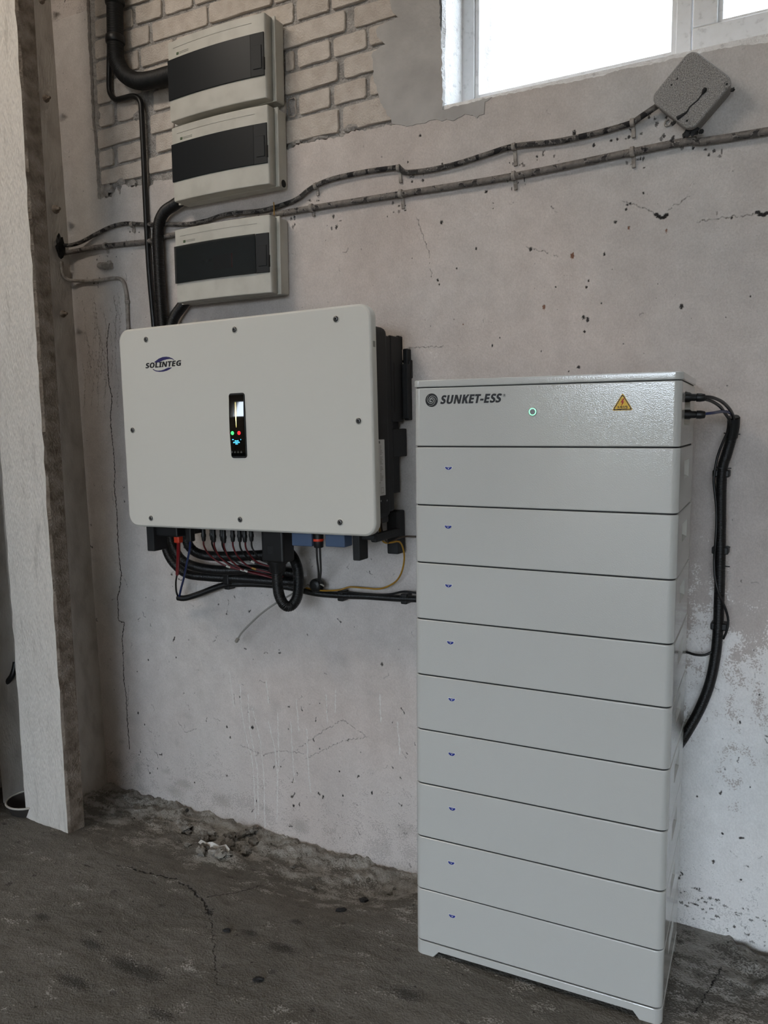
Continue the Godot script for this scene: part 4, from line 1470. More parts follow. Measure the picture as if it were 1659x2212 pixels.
func inverter() -> void:
	var o := thing("inverter", "wide off-white wall inverter with dark housing, a small black display and eight screws", "inverter", inv)
	var t := Transform3D(Basis(), Vector3(0, 0, -0.030))
	part("front_cover", plate(MB.new(), 0.991, 0.680, 0.030, 0.042, 0.007, t, 8).mesh(), M.cover, o, "smooth off-white front cover")
	# dark housing behind, in steps
	blk(o, "housing", M.housing, -0.462, 0.462, -0.300, 0.290, -0.175, -0.028, 0.022, "dark grey housing")
	blk(o, "heat_sink_shroud", M.housing, -0.452, 0.452, -0.285, 0.268, -0.215, -0.168, 0.010)
	var fins := MB.new()
	for i in 28:
		var x := lerpf(-0.43, 0.43, i / 27.0)
		rbox(fins, Vector3(x, 0.02, -0.25), Vector3(0.006, 0.5, 0.08), 0.001, 1)
	part("heat_sink", fins.mesh(), M.housing, o)
	# wall bracket with its hook on the right
	blk(o, "wall_rail", M.black, -0.40, 0.475, 0.14, 0.20, -0.325, -0.302, 0.004)
	var ear := MB.new()
	rbox(ear, Vector3(0.449, 0.135, -0.245), Vector3(0.012, 0.27, 0.085), 0.005, 2)
	rbox(ear, Vector3(0.449, 0.252, -0.275), Vector3(0.012, 0.045, 0.032), 0.005, 2)
	part("hanging_ear", ear.mesh(), M.housing, o)
	blk(o, "ear_slot", M.gap, 0.4545, 0.4562, 0.03, 0.185, -0.228, -0.219, 0.0008)
	blk(o, "bracket_plate", M.black, 0.452, 0.470, 0.005, 0.235, -0.325, -0.292, 0.004)
	blk(o, "bracket_flange", M.housing, 0.455, 0.476, 0.010, 0.185, -0.298, -0.276, 0.003)
	for a in [[868, 786, 0.0075, -0.29], [879, 903, 0.006, -0.30], [820, 1082, 0.0075, -0.10], [833, 1081, 0.0075, -0.14]]:
		var z: float = a[3]
		var q := lp(o, a[0], a[1], z)
		var r: float = a[2]
		part("bolt", lathe(MB.new(), [[r, 0.0], [r, 0.003], [r * 0.62, 0.0032], [r * 0.62, 0.008], [r * 0.4, 0.0095]], 12, turn(Vector3.RIGHT)).mesh(), M.steel, o, "shiny steel bolt").position = Vector3(q.x - 0.004, q.y, z)
	blk(o, "fan_box", M.housing, 0.35, 0.452, -0.112, -0.022, -0.31, -0.21, 0.003)
	# rating plate on the right side
	var side := Node3D.new()
	side.name = "rating_plate"
	side.transform = Transform3D(Basis(Vector3.UP, PI / 2), Vector3(0.4626, -0.140, -0.088))
	o.add_child(side)
	var sq := rrect(0.082, 0.172, 0.002, 2)
	part("label_sheet", slab(MB.new(), sq, 0.0, 0.0005).mesh(), M.white, side, "white rating plate with fine print")
	var print := MB.new()
	fit_text(print, "SOLINTEG", Vector3(-0.032, 0.074, 0.0006), Vector3(0.012, 0.074, 0.0006), 0.0070, 0.15, true, 0.0002)
	part("heading", print.mesh(), M.ink, side)
	print = MB.new()
	for i in 26:
		var y := 0.066 - i * 0.0042
		if i in [7, 14, 19]:
			continue
		bar(print, Vector2(-0.031, y), Vector2(-0.031 + rng.randf_range(0.012, 0.028), y), 0.0012, 0.0007)
		bar(print, Vector2(0.010, y), Vector2(0.010 + rng.randf_range(0.006, 0.020), y), 0.0012, 0.0007)
	bar(print, Vector2(-0.032, -0.046), Vector2(0.006, -0.046), 0.003, 0.0007)
	for y in [-0.066, -0.072, -0.078]:
		bar(print, Vector2(-0.031, y), Vector2(-0.018, y), 0.0016, 0.0007)
	for q in [[0.012, -0.062, 0.028, -0.062], [0.012, -0.078, 0.028, -0.078], [0.012, -0.062, 0.012, -0.078], [0.028, -0.062, 0.028, -0.078]]:
		bar(print, Vector2(q[0], q[1]), Vector2(q[2], q[3]), 0.001, 0.0007)
	part("fine_print", print.mesh(), M.grey_ink, side)
	blk(o, "caution_sticker", M.grey_ink, 0.4940, 0.4962, 0.215, 0.232, -0.024, -0.010, 0.0004, "small grey sticker")
	# eight screws round the cover
	for a in [[316, 733], [507, 712], [726, 689], [775, 909], [287, 929], [327, 1119], [519, 1122], [735, 1128]]:
		var q := lp(o, a[0], a[1])
		var s := part("screw", lathe(MB.new(), [[0.0110, -0.001], [0.0110, 0.0012], [0.0094, 0.0016]], 20).mesh(), M.cover, o)
		s.position = q
		part("screw_head", lathe(MB.new(), [[0.0088, 0.0008], [0.0086, 0.0026], [0.0066, 0.0048], [0.0036, 0.0056], [0.0034, 0.0040]], 18).mesh(), M.dull_steel, s, "domed steel screw head")
		part("hex_socket", disc(0.0033, 0.0012, 6, Transform3D(Basis(), Vector3(0, 0, 0.0040))), M.gap, s)
	# maker's lettering with its two crescents
	var a := lp(o, 314.5, 796); var b := lp(o, 390.5, 790)
	a.z = 0.0002; b.z = 0.0002
	part("lettering", fit_text(MB.new(), "SOLINTEG", a, b, 0.0165, 0.20).mesh(), M.ink, o, "black slanted lettering SOLINTEG")
	for k in 2:
		var outline := PackedVector2Array()
		for q in [[[545, 548], [600, 500], [680, 440], [780, 400], [880, 388], [960, 398], [1040, 430], [1090, 465], [1110, 498], [1085, 480], [1040, 457], [980, 450], [900, 462], [800, 490], [700, 535], [660, 550]],
				[[505, 728], [540, 765], [600, 795], [700, 808], [800, 802], [900, 775], [980, 735], [1045, 685], [940, 690], [880, 715], [820, 745], [740, 770], [650, 775], [590, 765], [550, 745], [530, 728]]][k]:
			var e := lp(o, 290 + q[0] / 12.76, 740 + q[1] / 12.76)
			outline.append(Vector2(e.x, e.y))
		part(["upper_crescent", "lower_crescent"][k], slab(MB.new(), outline, 0.0, 0.0004).mesh(), M.navy, o, "dark blue crescent")
	# display
	var dc := (lp(o, 514.5, 919.5))
	var dw := (lp(o, 531, 920) - lp(o, 497.5, 920)).x
	var dh := (lp(o, 513, 849.5) - lp(o, 515.5, 990)).y
	var disp := part("display", plate(MB.new(), dw, dh, 0.0045, 0.009, 0.0022, Transform3D(), 6).mesh(), M.black, o, "glossy black display strip")
	disp.position = Vector3(dc.x, dc.y, -0.0005)
	var glass := MB.new()                                 # the domed glass over it
	var gw := dw / 2 - 0.0022
	var gh := dh / 2 - 0.0022
	for i in 29:
		var y := -gh * cos(PI * i / 28.0)
		var half := gw
		var over := absf(y) - (gh - 0.007)
		if over > 0.0:
			half = gw - 0.007 + sqrt(maxf(0.0, 0.000049 - over * over))
		for k in 7:
			var x := half * (k / 3.0 - 1.0)
			glass.vert(Vector3(x, y, dome(y, gh)), Vector3(0, y / 1.2, 1.0).normalized())
	for i in 28:
		for k in 6:
			var v0 := i * 7 + k
			glass.tri(v0, v0 + 1, v0 + 8)
			glass.tri(v0, v0 + 8, v0 + 7)
	part("glass", glass.mesh(), M.gloss, disp)
	var h := (lp(o, 512, 869) - lp(o, 513.5, 924)).y / 2.0
	var poly := PackedVector2Array()
	for i in 21:
		var y := lerpf(-h, h, i / 20.0)
		poly.append(Vector2(0.0022 * pow(1.0 - absf(y) / h, 0.9), y))
	for i in range(19, 0, -1):
		poly.append(Vector2(-poly[i].x, poly[i].y))
	var spike := part("light_bar_lamp", slab(MB.new(), poly, 0.0, 0.0006).mesh(), lamp(Color(1.0, 0.88, 0.55), 0.30), disp, "glowing yellow-white light bar")
	spike.position = on_display(o, disp, 512.6, 896)
	for a2 in [[505.5, 935.5, Color(0.25, 0.85, 0.42)], [519.7, 935.2, Color(0.90, 0.12, 0.16)]]:
		var l := part("status_lamp", disc(0.0062, 0.0007, 20), lamp(a2[2], 0.16), disp)
		l.position = on_display(o, disp, a2[0], a2[1])
	var scr := MB.new()
	for a2 in [[506.5, 949.5, 4.0, 1.0], [523.0, 949.5, 1.5, 1.2], [514.2, 952.2, 9.0, 1.6], [513.8, 955.6, 15.0, 1.6], [514.2, 958.8, 6.0, 1.5]]:
		var p: Vector3 = on_display(o, disp, a2[0], a2[1])
		var n := maxi(1, int(a2[2] / 2.0))
		for k in n:
			var wd: float = a2[2] * 0.00175 / n
			var x: float = p.x + (k - (n - 1) / 2.0) * wd
			bar(scr, Vector2(x, p.y - a2[3] * 0.0006), Vector2(x, p.y + a2[3] * 0.0006), wd * (0.55 if k % 3 else 0.75), p.z)
	part("screen_text", scr.mesh(), lamp(Color(0.30, 0.72, 0.95), 0.22), disp, "tiny glowing cyan text lines")
	for i in 4:
		var b2 := part("touch_key", annulus(MB.new(), 0.0030, 0.0036, 0.0, 18).mesh(), M.panel_grey, disp)
		b2.position = on_display(o, disp, 503.2 + i * 6.8, 976.5) + Vector3(0, 0, 0.0006)
		part("key_dot", disc(0.0009, 0.0002, 8), M.white, b2)
	# feet and lower bracket arms
	var f0 := lp(o, 322, 1143, -0.06); var f1 := lp(o, 340, 1190, -0.06)
	blk(o, "foot", M.housing, f0.x, f1.x, f1.y, f0.y + 0.05, -0.115, -0.045, 0.004)
	blk(o, "underframe", M.black, f0.x, f0.x + 0.13, f0.y - 0.025, f0.y + 0.05, -0.20, -0.06, 0.006)
	var r0 := lp(o, 764, 1160, -0.06); var r1 := lp(o, 781, 1211, -0.06)
	blk(o, "foot", M.housing, r0.x, r1.x, r1.y, r0.y + 0.06, -0.105, -0.050, 0.004)
	var arm := MB.new()
	rbox(arm, Vector3(r1.x + 0.035, r0.y - 0.004, -0.16), Vector3(0.022, 0.026, 0.17), 0.006, 2)
	rbox(arm, Vector3(r1.x + 0.018, r0.y + 0.006, -0.08), Vector3(0.05, 0.03, 0.03), 0.006, 2)
	part("bracket_arm", arm.mesh(), M.housing, o)
	var k0 := lp(o, 838, 1103, -0.27); var k1 := lp(o, 861, 1196, -0.27)
	var leg := MB.new()
	rbox(leg, Vector3((k0.x + k1.x) / 2 + 0.004, (k0.y + k1.y) / 2, -0.282), Vector3(k1.x - k0.x + 0.006, k0.y - k1.y, 0.055), 0.005, 2)
	part("wall_leg", leg.mesh(), M.housing, o)
	blk(o, "underside_plate", M.black, -0.44, 0.44, -0.318, -0.296, -0.19, -0.04, 0.004)
	# plugs on the underside: [u, v of the lower end, half width, z]
	for a2 in [[440, 1163], [458, 1161], [462, 1165], [480, 1163], [484, 1167], [503, 1164], [518, 1164], [529, 1165], [543, 1163]]:
		var q := lp(o, a2[0], a2[1], -0.11)
		var pl := part("cable_gland", lathe(MB.new(), [[0.0056, -0.010], [0.0074, -0.004], [0.0078, 0.004], [0.0092, 0.006], [0.0092, 0.014], [0.0078, 0.016], [0.0080, 0.045]], 10, turn(Vector3.UP)).mesh(), M.black, o)
		pl.position = q
	var ac0 := lp(o, 572, 1155, -0.10); var ac1 := lp(o, 622, 1216, -0.10)
	var ac := part("mains_connector", rbox(MB.new(), Vector3((ac0.x + ac1.x) / 2, (ac0.y + ac1.y) / 2 + 0.02, -0.11), Vector3(ac1.x - ac0.x, ac0.y - ac1.y + 0.04, 0.07), 0.010, 2).mesh(), M.black, o, "large black mains connector")
	var acb := lp(o, 599, 1217, -0.11)
	part("strain_relief", lathe(MB.new(), [[0.022, -0.032], [0.026, -0.030], [0.028, -0.004], [0.034, 0.0], [0.034, 0.02]], 14, turn(Vector3.UP)).mesh(), M.black, ac).position = acb
	blk(ac, "locking_tab", M.housing, acb.x - 0.012, acb.x + 0.010, acb.y + 0.035, acb.y + 0.065, -0.078, -0.0735, 0.002)
	for a2 in [[634, 677, 1178], [706, 748, 1180]]:
		var q0 := lp(o, a2[0], a2[2], -0.09); var q1 := lp(o, a2[1], a2[2], -0.09)
		blk(o, "port_cover", M.cap_blue, q0.x, q1.x, q0.y, q0.y + 0.06, -0.13, -0.08, 0.004, "grey-blue port cover")
	var gq := lp(o, 688.5, 1182, -0.10)
	part("cable_gland", lathe(MB.new(), [[0.010, -0.002], [0.0155, 0.0], [0.0165, 0.018], [0.0165, 0.055]], 14, turn(Vector3.UP)).mesh(), M.black, o).position = gq
	part("gland_ring", lathe(MB.new(), [[0.0168, 0.020], [0.0175, 0.022], [0.0175, 0.026], [0.0168, 0.028]], 16, turn(Vector3.UP)).mesh(), M.orange, o, "orange sealing ring").position = gq
	var og := lp(o, 385.5, 1168, -0.10)
	part("battery_plug", rbox(MB.new(), Vector3(og.x, og.y + 0.03, -0.10), Vector3(0.025, 0.075, 0.025), 0.005, 2).mesh(), M.orange, o, "orange battery plug")
	var bg := lp(o, 411.5, 1165, -0.10)
	part("battery_plug", rbox(MB.new(), Vector3(bg.x, bg.y + 0.03, -0.10), Vector3(0.025, 0.075, 0.025), 0.005, 2).mesh(), M.black, o, "black battery plug")


# ---------------------------------------------------------------- distribution boxes
func bow_plan(w: float, zb: float, ze: float, bow: float, y: float, inset := 0.0) -> PackedVector3Array:
	var out := PackedVector3Array([Vector3(-w / 2 + inset, y, zb)])
	var r := 0.007
	out.append(Vector3(-w / 2 + inset, y, ze - r))
	for i in 15:
		var t := -1.0 + 2.0 * i / 14.0
		var x := t * (w / 2 - r * 0.6)
		out.append(Vector3(clampf(x, -w / 2 + inset, w / 2 - inset), y, ze + bow * (1.0 - t * t) - inset))
	out.append(Vector3(w / 2 - inset, y, ze - r))
	out.append(Vector3(w / 2 - inset, y, zb))
	return out

func bow_panel(x0: float, x1: float, y0: float, y1: float, w: float, ze: float, bow: float, off: float, thick: float) -> ArrayMesh:
	# piece of the bowed front: a curved sheet
	var mb := MB.new()
	var lo := PackedVector3Array()
	var n := 14
	for i in n + 1:
		var x := lerpf(x0, x1, float(i) / n)
		var t := x / (w / 2)
		lo.append(Vector3(x, 0, ze + bow * (1.0 - t * t) + off))
	for i in range(n, -1, -1):
		lo.append(lo[i] - Vector3(0, 0, thick))
	var rings := []
	for e in [[y0, 0.001], [y0 + 0.001, 0.0], [y1 - 0.001, 0.0], [y1, 0.001]]:
		var rg := PackedVector3Array()
		for q in lo:
			rg.append(Vector3(q.x, e[0], q.z - e[1]))
		rings.append(rg)
	return loft(mb, rings, true, true, false).mesh()

func distribution_boxes() -> void:
	var says := ["topmost beige distribution box with a dark opaque door, a thick black hose entering its side", "middle beige distribution box with a dark door and an empty round knock-out in its side", "lowest beige distribution box, red breaker showing through its smoked door, just above the inverter"]
	var ends := [[wz(366, 268, 0.085).y, wz(357, 97, 0.085).y], [wz(366, 441, 0.085).y, wz(361, 281, 0.085).y], [wz(375.5, 657, 0.085).y, wz(367, 500, 0.085).y]]
	for i in 3:
		var y0: float = ends[i][0]
		var y1: float = ends[i][1]
		var h := y1 - y0
		var dx: float = [0.0, 0.004, 0.002][i]
		var o := thing("distribution_box", says[i], "fuse box", Transform3D(Basis(), Vector3(-0.957 + dx, y0, 0.0)), "distribution boxes above the inverter")
		var w := 0.432
		var base := MB.new()
		rbox(base, Vector3(0, h / 2, 0.026), Vector3(0.452, h - 0.006, 0.050), 0.007, 3)
		part("base", base.mesh(), M.abs, o)
		blk(o, "rim", M.abs, -0.229, 0.229, 0.0, h, 0.048, 0.0555, 0.003)
		var ze := 0.094
		var bow := 0.013
		var cover := loft(MB.new(), [bow_plan(w, 0.05, ze, bow, 0.002, 0.003), bow_plan(w, 0.05, ze, bow, 0.005), bow_plan(w, 0.05, ze, bow, h - 0.005), bow_plan(w, 0.05, ze, bow, h - 0.002, 0.003)])
		part("cover", cover.mesh(), M.abs, o)
		var d0 := h * 0.265
		var d1 := h * 0.765
		var smoked := i == 2
		var door := part("door", bow_panel(-w / 2 + 0.003, w / 2 - 0.055, d0, d1, w, ze, bow, 0.007 if smoked else 0.004, 0.0025 if smoked else 0.004), M.smoke_clear if smoked else M.smoke, o, "dark smoked door")
		var lt := part("latch", bow_panel(w / 2 - 0.054, w / 2 - 0.004, d0, d1, w, ze, bow, 0.004, 0.006), M.latch, door, "grey latch strip")
		part("latch_grip", bow_panel(w / 2 - 0.044, w / 2 - 0.012, d0 + 0.022, d1 - 0.040, w, ze, bow, 0.0065, 0.004), M.latch, lt)
		blk(lt, "latch_notch", M.gap, w / 2 - 0.010, w / 2 - 0.003, d0 + 0.018, d0 + 0.058, ze - 0.010, ze + 0.0056, 0.001)
		if smoked:
			part("breaker_panel", bow_panel(-w / 2 + 0.006, w / 2 - 0.058, d0 + 0.004, d1 - 0.004, w, ze, bow, 0.0012, 0.003), M.panel_grey, o)
			var q0 := lp(o, 462, 586, 0.107); var q1 := lp(o, 503, 549, 0.107)
			blk(o, "residual_breaker", M.red_plastic, q0.x, q1.x, q0.y + 0.004, q1.y + 0.004, 0.100, 0.1105, 0.001, "red breaker block")
			for k in 3:
				var u := 436.0 + k * 9.0
				var b0 := lp(o, u, 582 - k, 0.107); var b1 := lp(o, u + 8.2, 560 - k * 1.4, 0.107)
				var br := blk(o, "breaker", M.panel_grey, b0.x, b1.x, b0.y, b1.y, 0.100, 0.1095, 0.001)
				blk(br, "toggle", M.gap, b0.x + 0.003, b1.x - 0.003, b1.y - 0.012, b1.y - 0.002, 0.107, 0.1118, 0.001)
		# moulded line, little mark and fine print at the upper left
		part("moulded_line", bow_panel(-w / 2 + 0.03, w / 2 - 0.05, h * 0.895, h * 0.895 + 0.0012, w, ze, bow, 0.0006, 0.002), M.grey_ink, o)
		var mk := part("maker_mark", bow_panel(-w / 2 + 0.047, -w / 2 + 0.058, h * 0.80, h * 0.80 + 0.009, w, ze, bow, 0.0006, 0.002), M.green_ink, o, "small green mark")
		part("mark_bar", bow_panel(-w / 2 + 0.049, -w / 2 + 0.056, h * 0.80 + 0.004, h * 0.80 + 0.0054, w, ze, bow, 0.0009, 0.002), M.abs, mk)
		var fp := MB.new()
		for k in 2:
			for n in 6:
				var x := -w / 2 + 0.066 + n * 0.0075
				var t := x / (w / 2)
				rbox(fp, Vector3(x, h * 0.80 + 0.0065 - k * 0.0045, ze + bow * (1.0 - t * t) + 0.0002), Vector3(0.006, 0.0016, 0.0008), 0.0002, 1)
		part("fine_print", fp.mesh(), M.grey_ink, o)
		if i == 1:
			var kq := lp(o, 611, 397, 0.026)
			part("knock_out", lathe(MB.new(), [[0.0125, -0.001], [0.0125, 0.0008]], 20, turn(Vector3.RIGHT)).mesh(), M.gap, o, "empty round knock-out").position = Vector3(0.226, kq.y, 0.026)
	# earthing whisker between the two lower boxes
	one("copper_whisker", wire(px3([[591, 437, 0.03], [592, 448, 0.032], [592, 465, 0.028]]), 0.0018, 6), M.yellow_wire, "short thin copper strand hanging between the two lower distribution boxes", "wire")


# ---------------------------------------------------------------- old conduits on the wall
func clip(o: Node3D, p: Vector3, dir: Vector3, r: float, tail: float) -> void:
	var d := dir.normalized()
	var c := part("clip", tube(MB.new(), PackedVector3Array([p - d * 0.006, p - d * 0.005, p - d * 0.002, p + d * 0.002, p + d * 0.005, p + d * 0.006]), r, 10, PackedFloat32Array([r * 1.05, r * 1.35, r * 1.25, r * 1.38, r * 1.3, r * 1.05])).mesh(), M.painted, o, "painted-over clip")
	if tail > 0.0:
		var mb := MB.new()
		rbox(mb, Vector3(p.x + 0.002, p.y - r - tail / 2, 0.004), Vector3(0.011, tail, 0.007), 0.002, 1, Basis(Vector3(0, 0, 1), 0.08))
		part("clip_tail", mb.mesh(), M.painted, c)

func conduits() -> void:
	var o := thing("old_conduit", "flaking painted cable that snakes along the wall up to the junction box", "conduit")
	var zc := 0.012
	var a := px3([[129, 529, 0.05], [150, 530, 0.035], [175, 523, 0.02], [205, 507, zc], [240, 490, zc], [270, 483, zc], [300, 484, zc], [330, 485, zc], [365, 484, zc], [405, 484, zc], [445, 477, zc], [490, 463, 0.016], [560, 456, 0.016], [600, 446, zc], [640, 431, zc], [662, 414, zc], [682, 401, zc], [720, 386, zc], [790, 371, zc], [848, 363, zc], [862, 362, zc], [872, 371, zc], [890, 372, zc], [935, 366, zc], [990, 353, zc], [1050, 334, zc], [1110, 316, zc], [1200, 306, zc], [1290, 287, zc], [1360, 267, zc], [1385, 252, 0.016], [1412, 234, 0.022], [1440, 215, 0.024]])
	part("cable", tube(MB.new(), path(a, 0.012), 0.0078, 10).mesh(), M.flaked_more, o)
	for k in [[285, 485, 0.02], [510, 461, 0.0], [682, 402, 0.022], [861, 363, 0.036], [1110, 317, 0.045], [1366, 265, 0.030]]:
		clip(o, wz(k[0], k[1], zc), Vector3(1, 0.05, 0), 0.0085, k[2])
	var b := thing("old_conduit", "flaking straight pipe fixed with clips, running below the snaking cable and under the junction box", "conduit")
	var zb := 0.013
	var pts := px3([[129, 549, 0.04], [160, 543, 0.022], [210, 534, zb], [270, 527, zb], [330, 520, zb], [366, 509, zb], [600, 462, zb], [860, 420, zb], [1110, 380, zb], [1366, 328, zb], [1490, 304, zb], [1659, 283, zb]])
	pts.append(Vector3(2.2, pts[-1].y + 0.01, zb))
	part("pipe", tube(MB.new(), path(pts, 0.03), 0.0098, 12).mesh(), M.flaked, b)
	for k in [[228, 531, 0.018], [673, 449, 0.016], [866, 419, 0.034], [1110, 380, 0.028], [1366, 328, 0.030]]:
		clip(b, wz(k[0], k[1], zb), Vector3(1, 0.0, 0), 0.0105, k[2])
	var c := thing("old_conduit", "thin painted cable that turns down behind the inverter beside the column", "conduit")
	var pc := px3([[133, 565, 0.05], [136, 590, 0.045], [146, 604, 0.03], [175, 607, 0.012], [210, 606, 0.01], [245, 601, 0.01], [262, 604, 0.01], [270, 622, 0.01], [274, 650, 0.01], [276, 700, 0.01], [279, 760, 0.01]])
	part("cable", tube(MB.new(), path(pc, 0.012), 0.0072, 10).mesh(), M.painted, c)
	clip(c, wz(275, 652, 0.01), Vector3(0, 1, 0), 0.0075, 0.0)
	part("plaster_plug", stone(Vector3(0.022, 0.018, 0.012), 0.3, 12), M.painted, c).position = wz(238, 574, 0.0)
	var d := thing("old_conduit", "short stub of painted pipe with a wire wrapping beside the column", "conduit")
	part("pipe", tube(MB.new(), path(px3([[214, 574, 0.006], [232, 572, 0.012], [240, 573, 0.012]]), 0.008), 0.011, 12).mesh(), M.painted, d)
	for k in 3:
		clip(d, wz(218 + k * 5, 574, 0.01), Vector3(1, 0, 0), 0.0105, 0.0)

func junction_box() -> void:
	var c := (wz(1497, 108, 0.055) + wz(1490, 283, 0.055) + wz(1580, 180, 0.055) + wz(1407, 205, 0.055)) / 4.0
	c.z = 0.0
	var o := thing("junction_box", "square grey junction box set cornerwise under the window, caked with dirt", "junction box", Transform3D(Basis(Vector3(0, 0, 1), PI / 4 + 0.02), c))
	var w := 0.142
	part("body", plate(MB.new(), w, w, 0.040, 0.022, 0.003, Transform3D(), 5).mesh(), M.speckled, o)
	part("lid", plate(MB.new(), w + 0.006, w + 0.006, 0.016, 0.024, 0.004, Transform3D(Basis(), Vector3(0, 0, 0.039)), 6).mesh(), M.speckled, o)
	for a in [[1570, 182], [1484, 261]]:
		var q := lp(o, a[0], a[1], 0.055)
		var s := part("screw", lathe(MB.new(), [[0.0095, 0.0], [0.0095, 0.002], [0.0070, 0.0025], [0.0068, 0.001]], 16).mesh(), M.speckled, o)
		s.position = Vector3(q.x, q.y, 0.0545)
		part("slot", disc(0.003, 0.0015, 10), M.gap, s)
	for a in [[[1524, 190], [1519, 200], [1508, 215], [1498, 224], [1490, 231], [1484, 241], [1472, 250], [1462, 256]]]:      # black tar that ran over the lid
		var rad := PackedFloat32Array()
		var pp := PackedVector3Array()
		for q in a:
			pp.append(lp(o, q[0], q[1], 0.0552))
		var sm := path(pp, 0.003)
		for i in sm.size():
			var f := float(i) / sm.size()
			rad.append(0.0018 + 0.0045 * maxf(0.0, 1.0 - absf(f - 0.06) * 9.0) + 0.005 * maxf(0.0, f - 0.62) * 2.2)
		part("tar_smear", tube(MB.new(), sm, 0.003, 8, rad).mesh(), M.debris, o, "black tar smear")
	for a in [[1451, 184, 0.004], [1463, 171, 0.004], [1582, 194, 0.006], [1500, 284, 0.012], [1485, 288, 0.012], [1455, 266, 0.006], [1515, 284, 0.007]]:
		var q := lp(o, a[0], a[1], 0.03 if a[1] > 280 else 0.053)
		part("tar_blob", stone(Vector3(a[2], a[2] * 0.8, 0.003), 0.4, int(a[0])), M.debris, o).position = q
	var eye := lp(o, 1442, 266, 0.004)
	part("fixing_eye", tube(MB.new(), path(PackedVector3Array([eye + Vector3(0.008, 0.004, 0), eye + Vector3(0, 0.008, 0), eye + Vector3(-0.008, 0, 0), eye + Vector3(0, -0.008, 0), eye + Vector3(0.008, -0.004, 0)]), 0.003), 0.0025, 8).mesh(), M.painted, o)


# ---------------------------------------------------------------- black hoses beside the boxes
func black_hoses() -> void:
	var a := thing("corrugated_hose", "thick dusty black hose coming down and bending into the topmost distribution box", "hose")
	var z := 0.045
	var pts := px3([[247, -60, z], [248, 20, z], [249, 90, z], [250, 118, z], [256, 141, z], [272, 163, z], [298, 175, z], [330, 172, z], [362, 163, z], [385, 158, z]])
	part("sheath", hose(pts, 0.031, 0.006, 16), M.dusty_hose, a)
	for k in [[249, 86], [248, 2]]:
		part("collar", lathe(MB.new(), [[0.031, -0.014], [0.036, -0.012], [0.037, 0.0], [0.036, 0.012], [0.031, 0.014]], 18, turn(Vector3.UP)).mesh(), M.hose, a).position = wz(k[0], k[1], z)
	var b := one("black_cable", wire(px3([[236, -60, 0.014], [237, 60, 0.014], [236, 150, 0.014], [236, 190, 0.014], [240, 205, 0.014], [250, 215, 0.014], [268, 212, 0.014], [285, 208, 0.014], [297, 211, 0.014], [304, 222, 0.014], [306, 245, 0.014], [310, 330, 0.014], [315, 450, 0.014], [322, 580, 0.014], [333, 706, 0.014], [340, 790, 0.014]]), 0.0105, 12), M.hose, "slim black cable with a double bend running down to the inverter", "cable")
	one("corrugated_hose", hose(px3([[395, 430, 0.03], [376, 443, 0.034], [356, 457, 0.034], [344, 480, 0.034], [341, 510, 0.034], [343, 570, 0.034], [347, 640, 0.034], [352, 710, 0.034], [357, 790, 0.034]]), 0.0215, 0.005, 14), M.hose, "glossy black hose leaving the middle distribution box and running down behind the inverter", "hose")
	one("corrugated_hose", hose(px3([[402, 650, 0.030], [388, 668, 0.032], [377, 684, 0.034], [370, 705, 0.036], [366, 735, 0.036], [364, 790, 0.036]]), 0.0205, 0.005, 14), M.hose, "short black hose from the lowest distribution box behind the inverter", "hose")


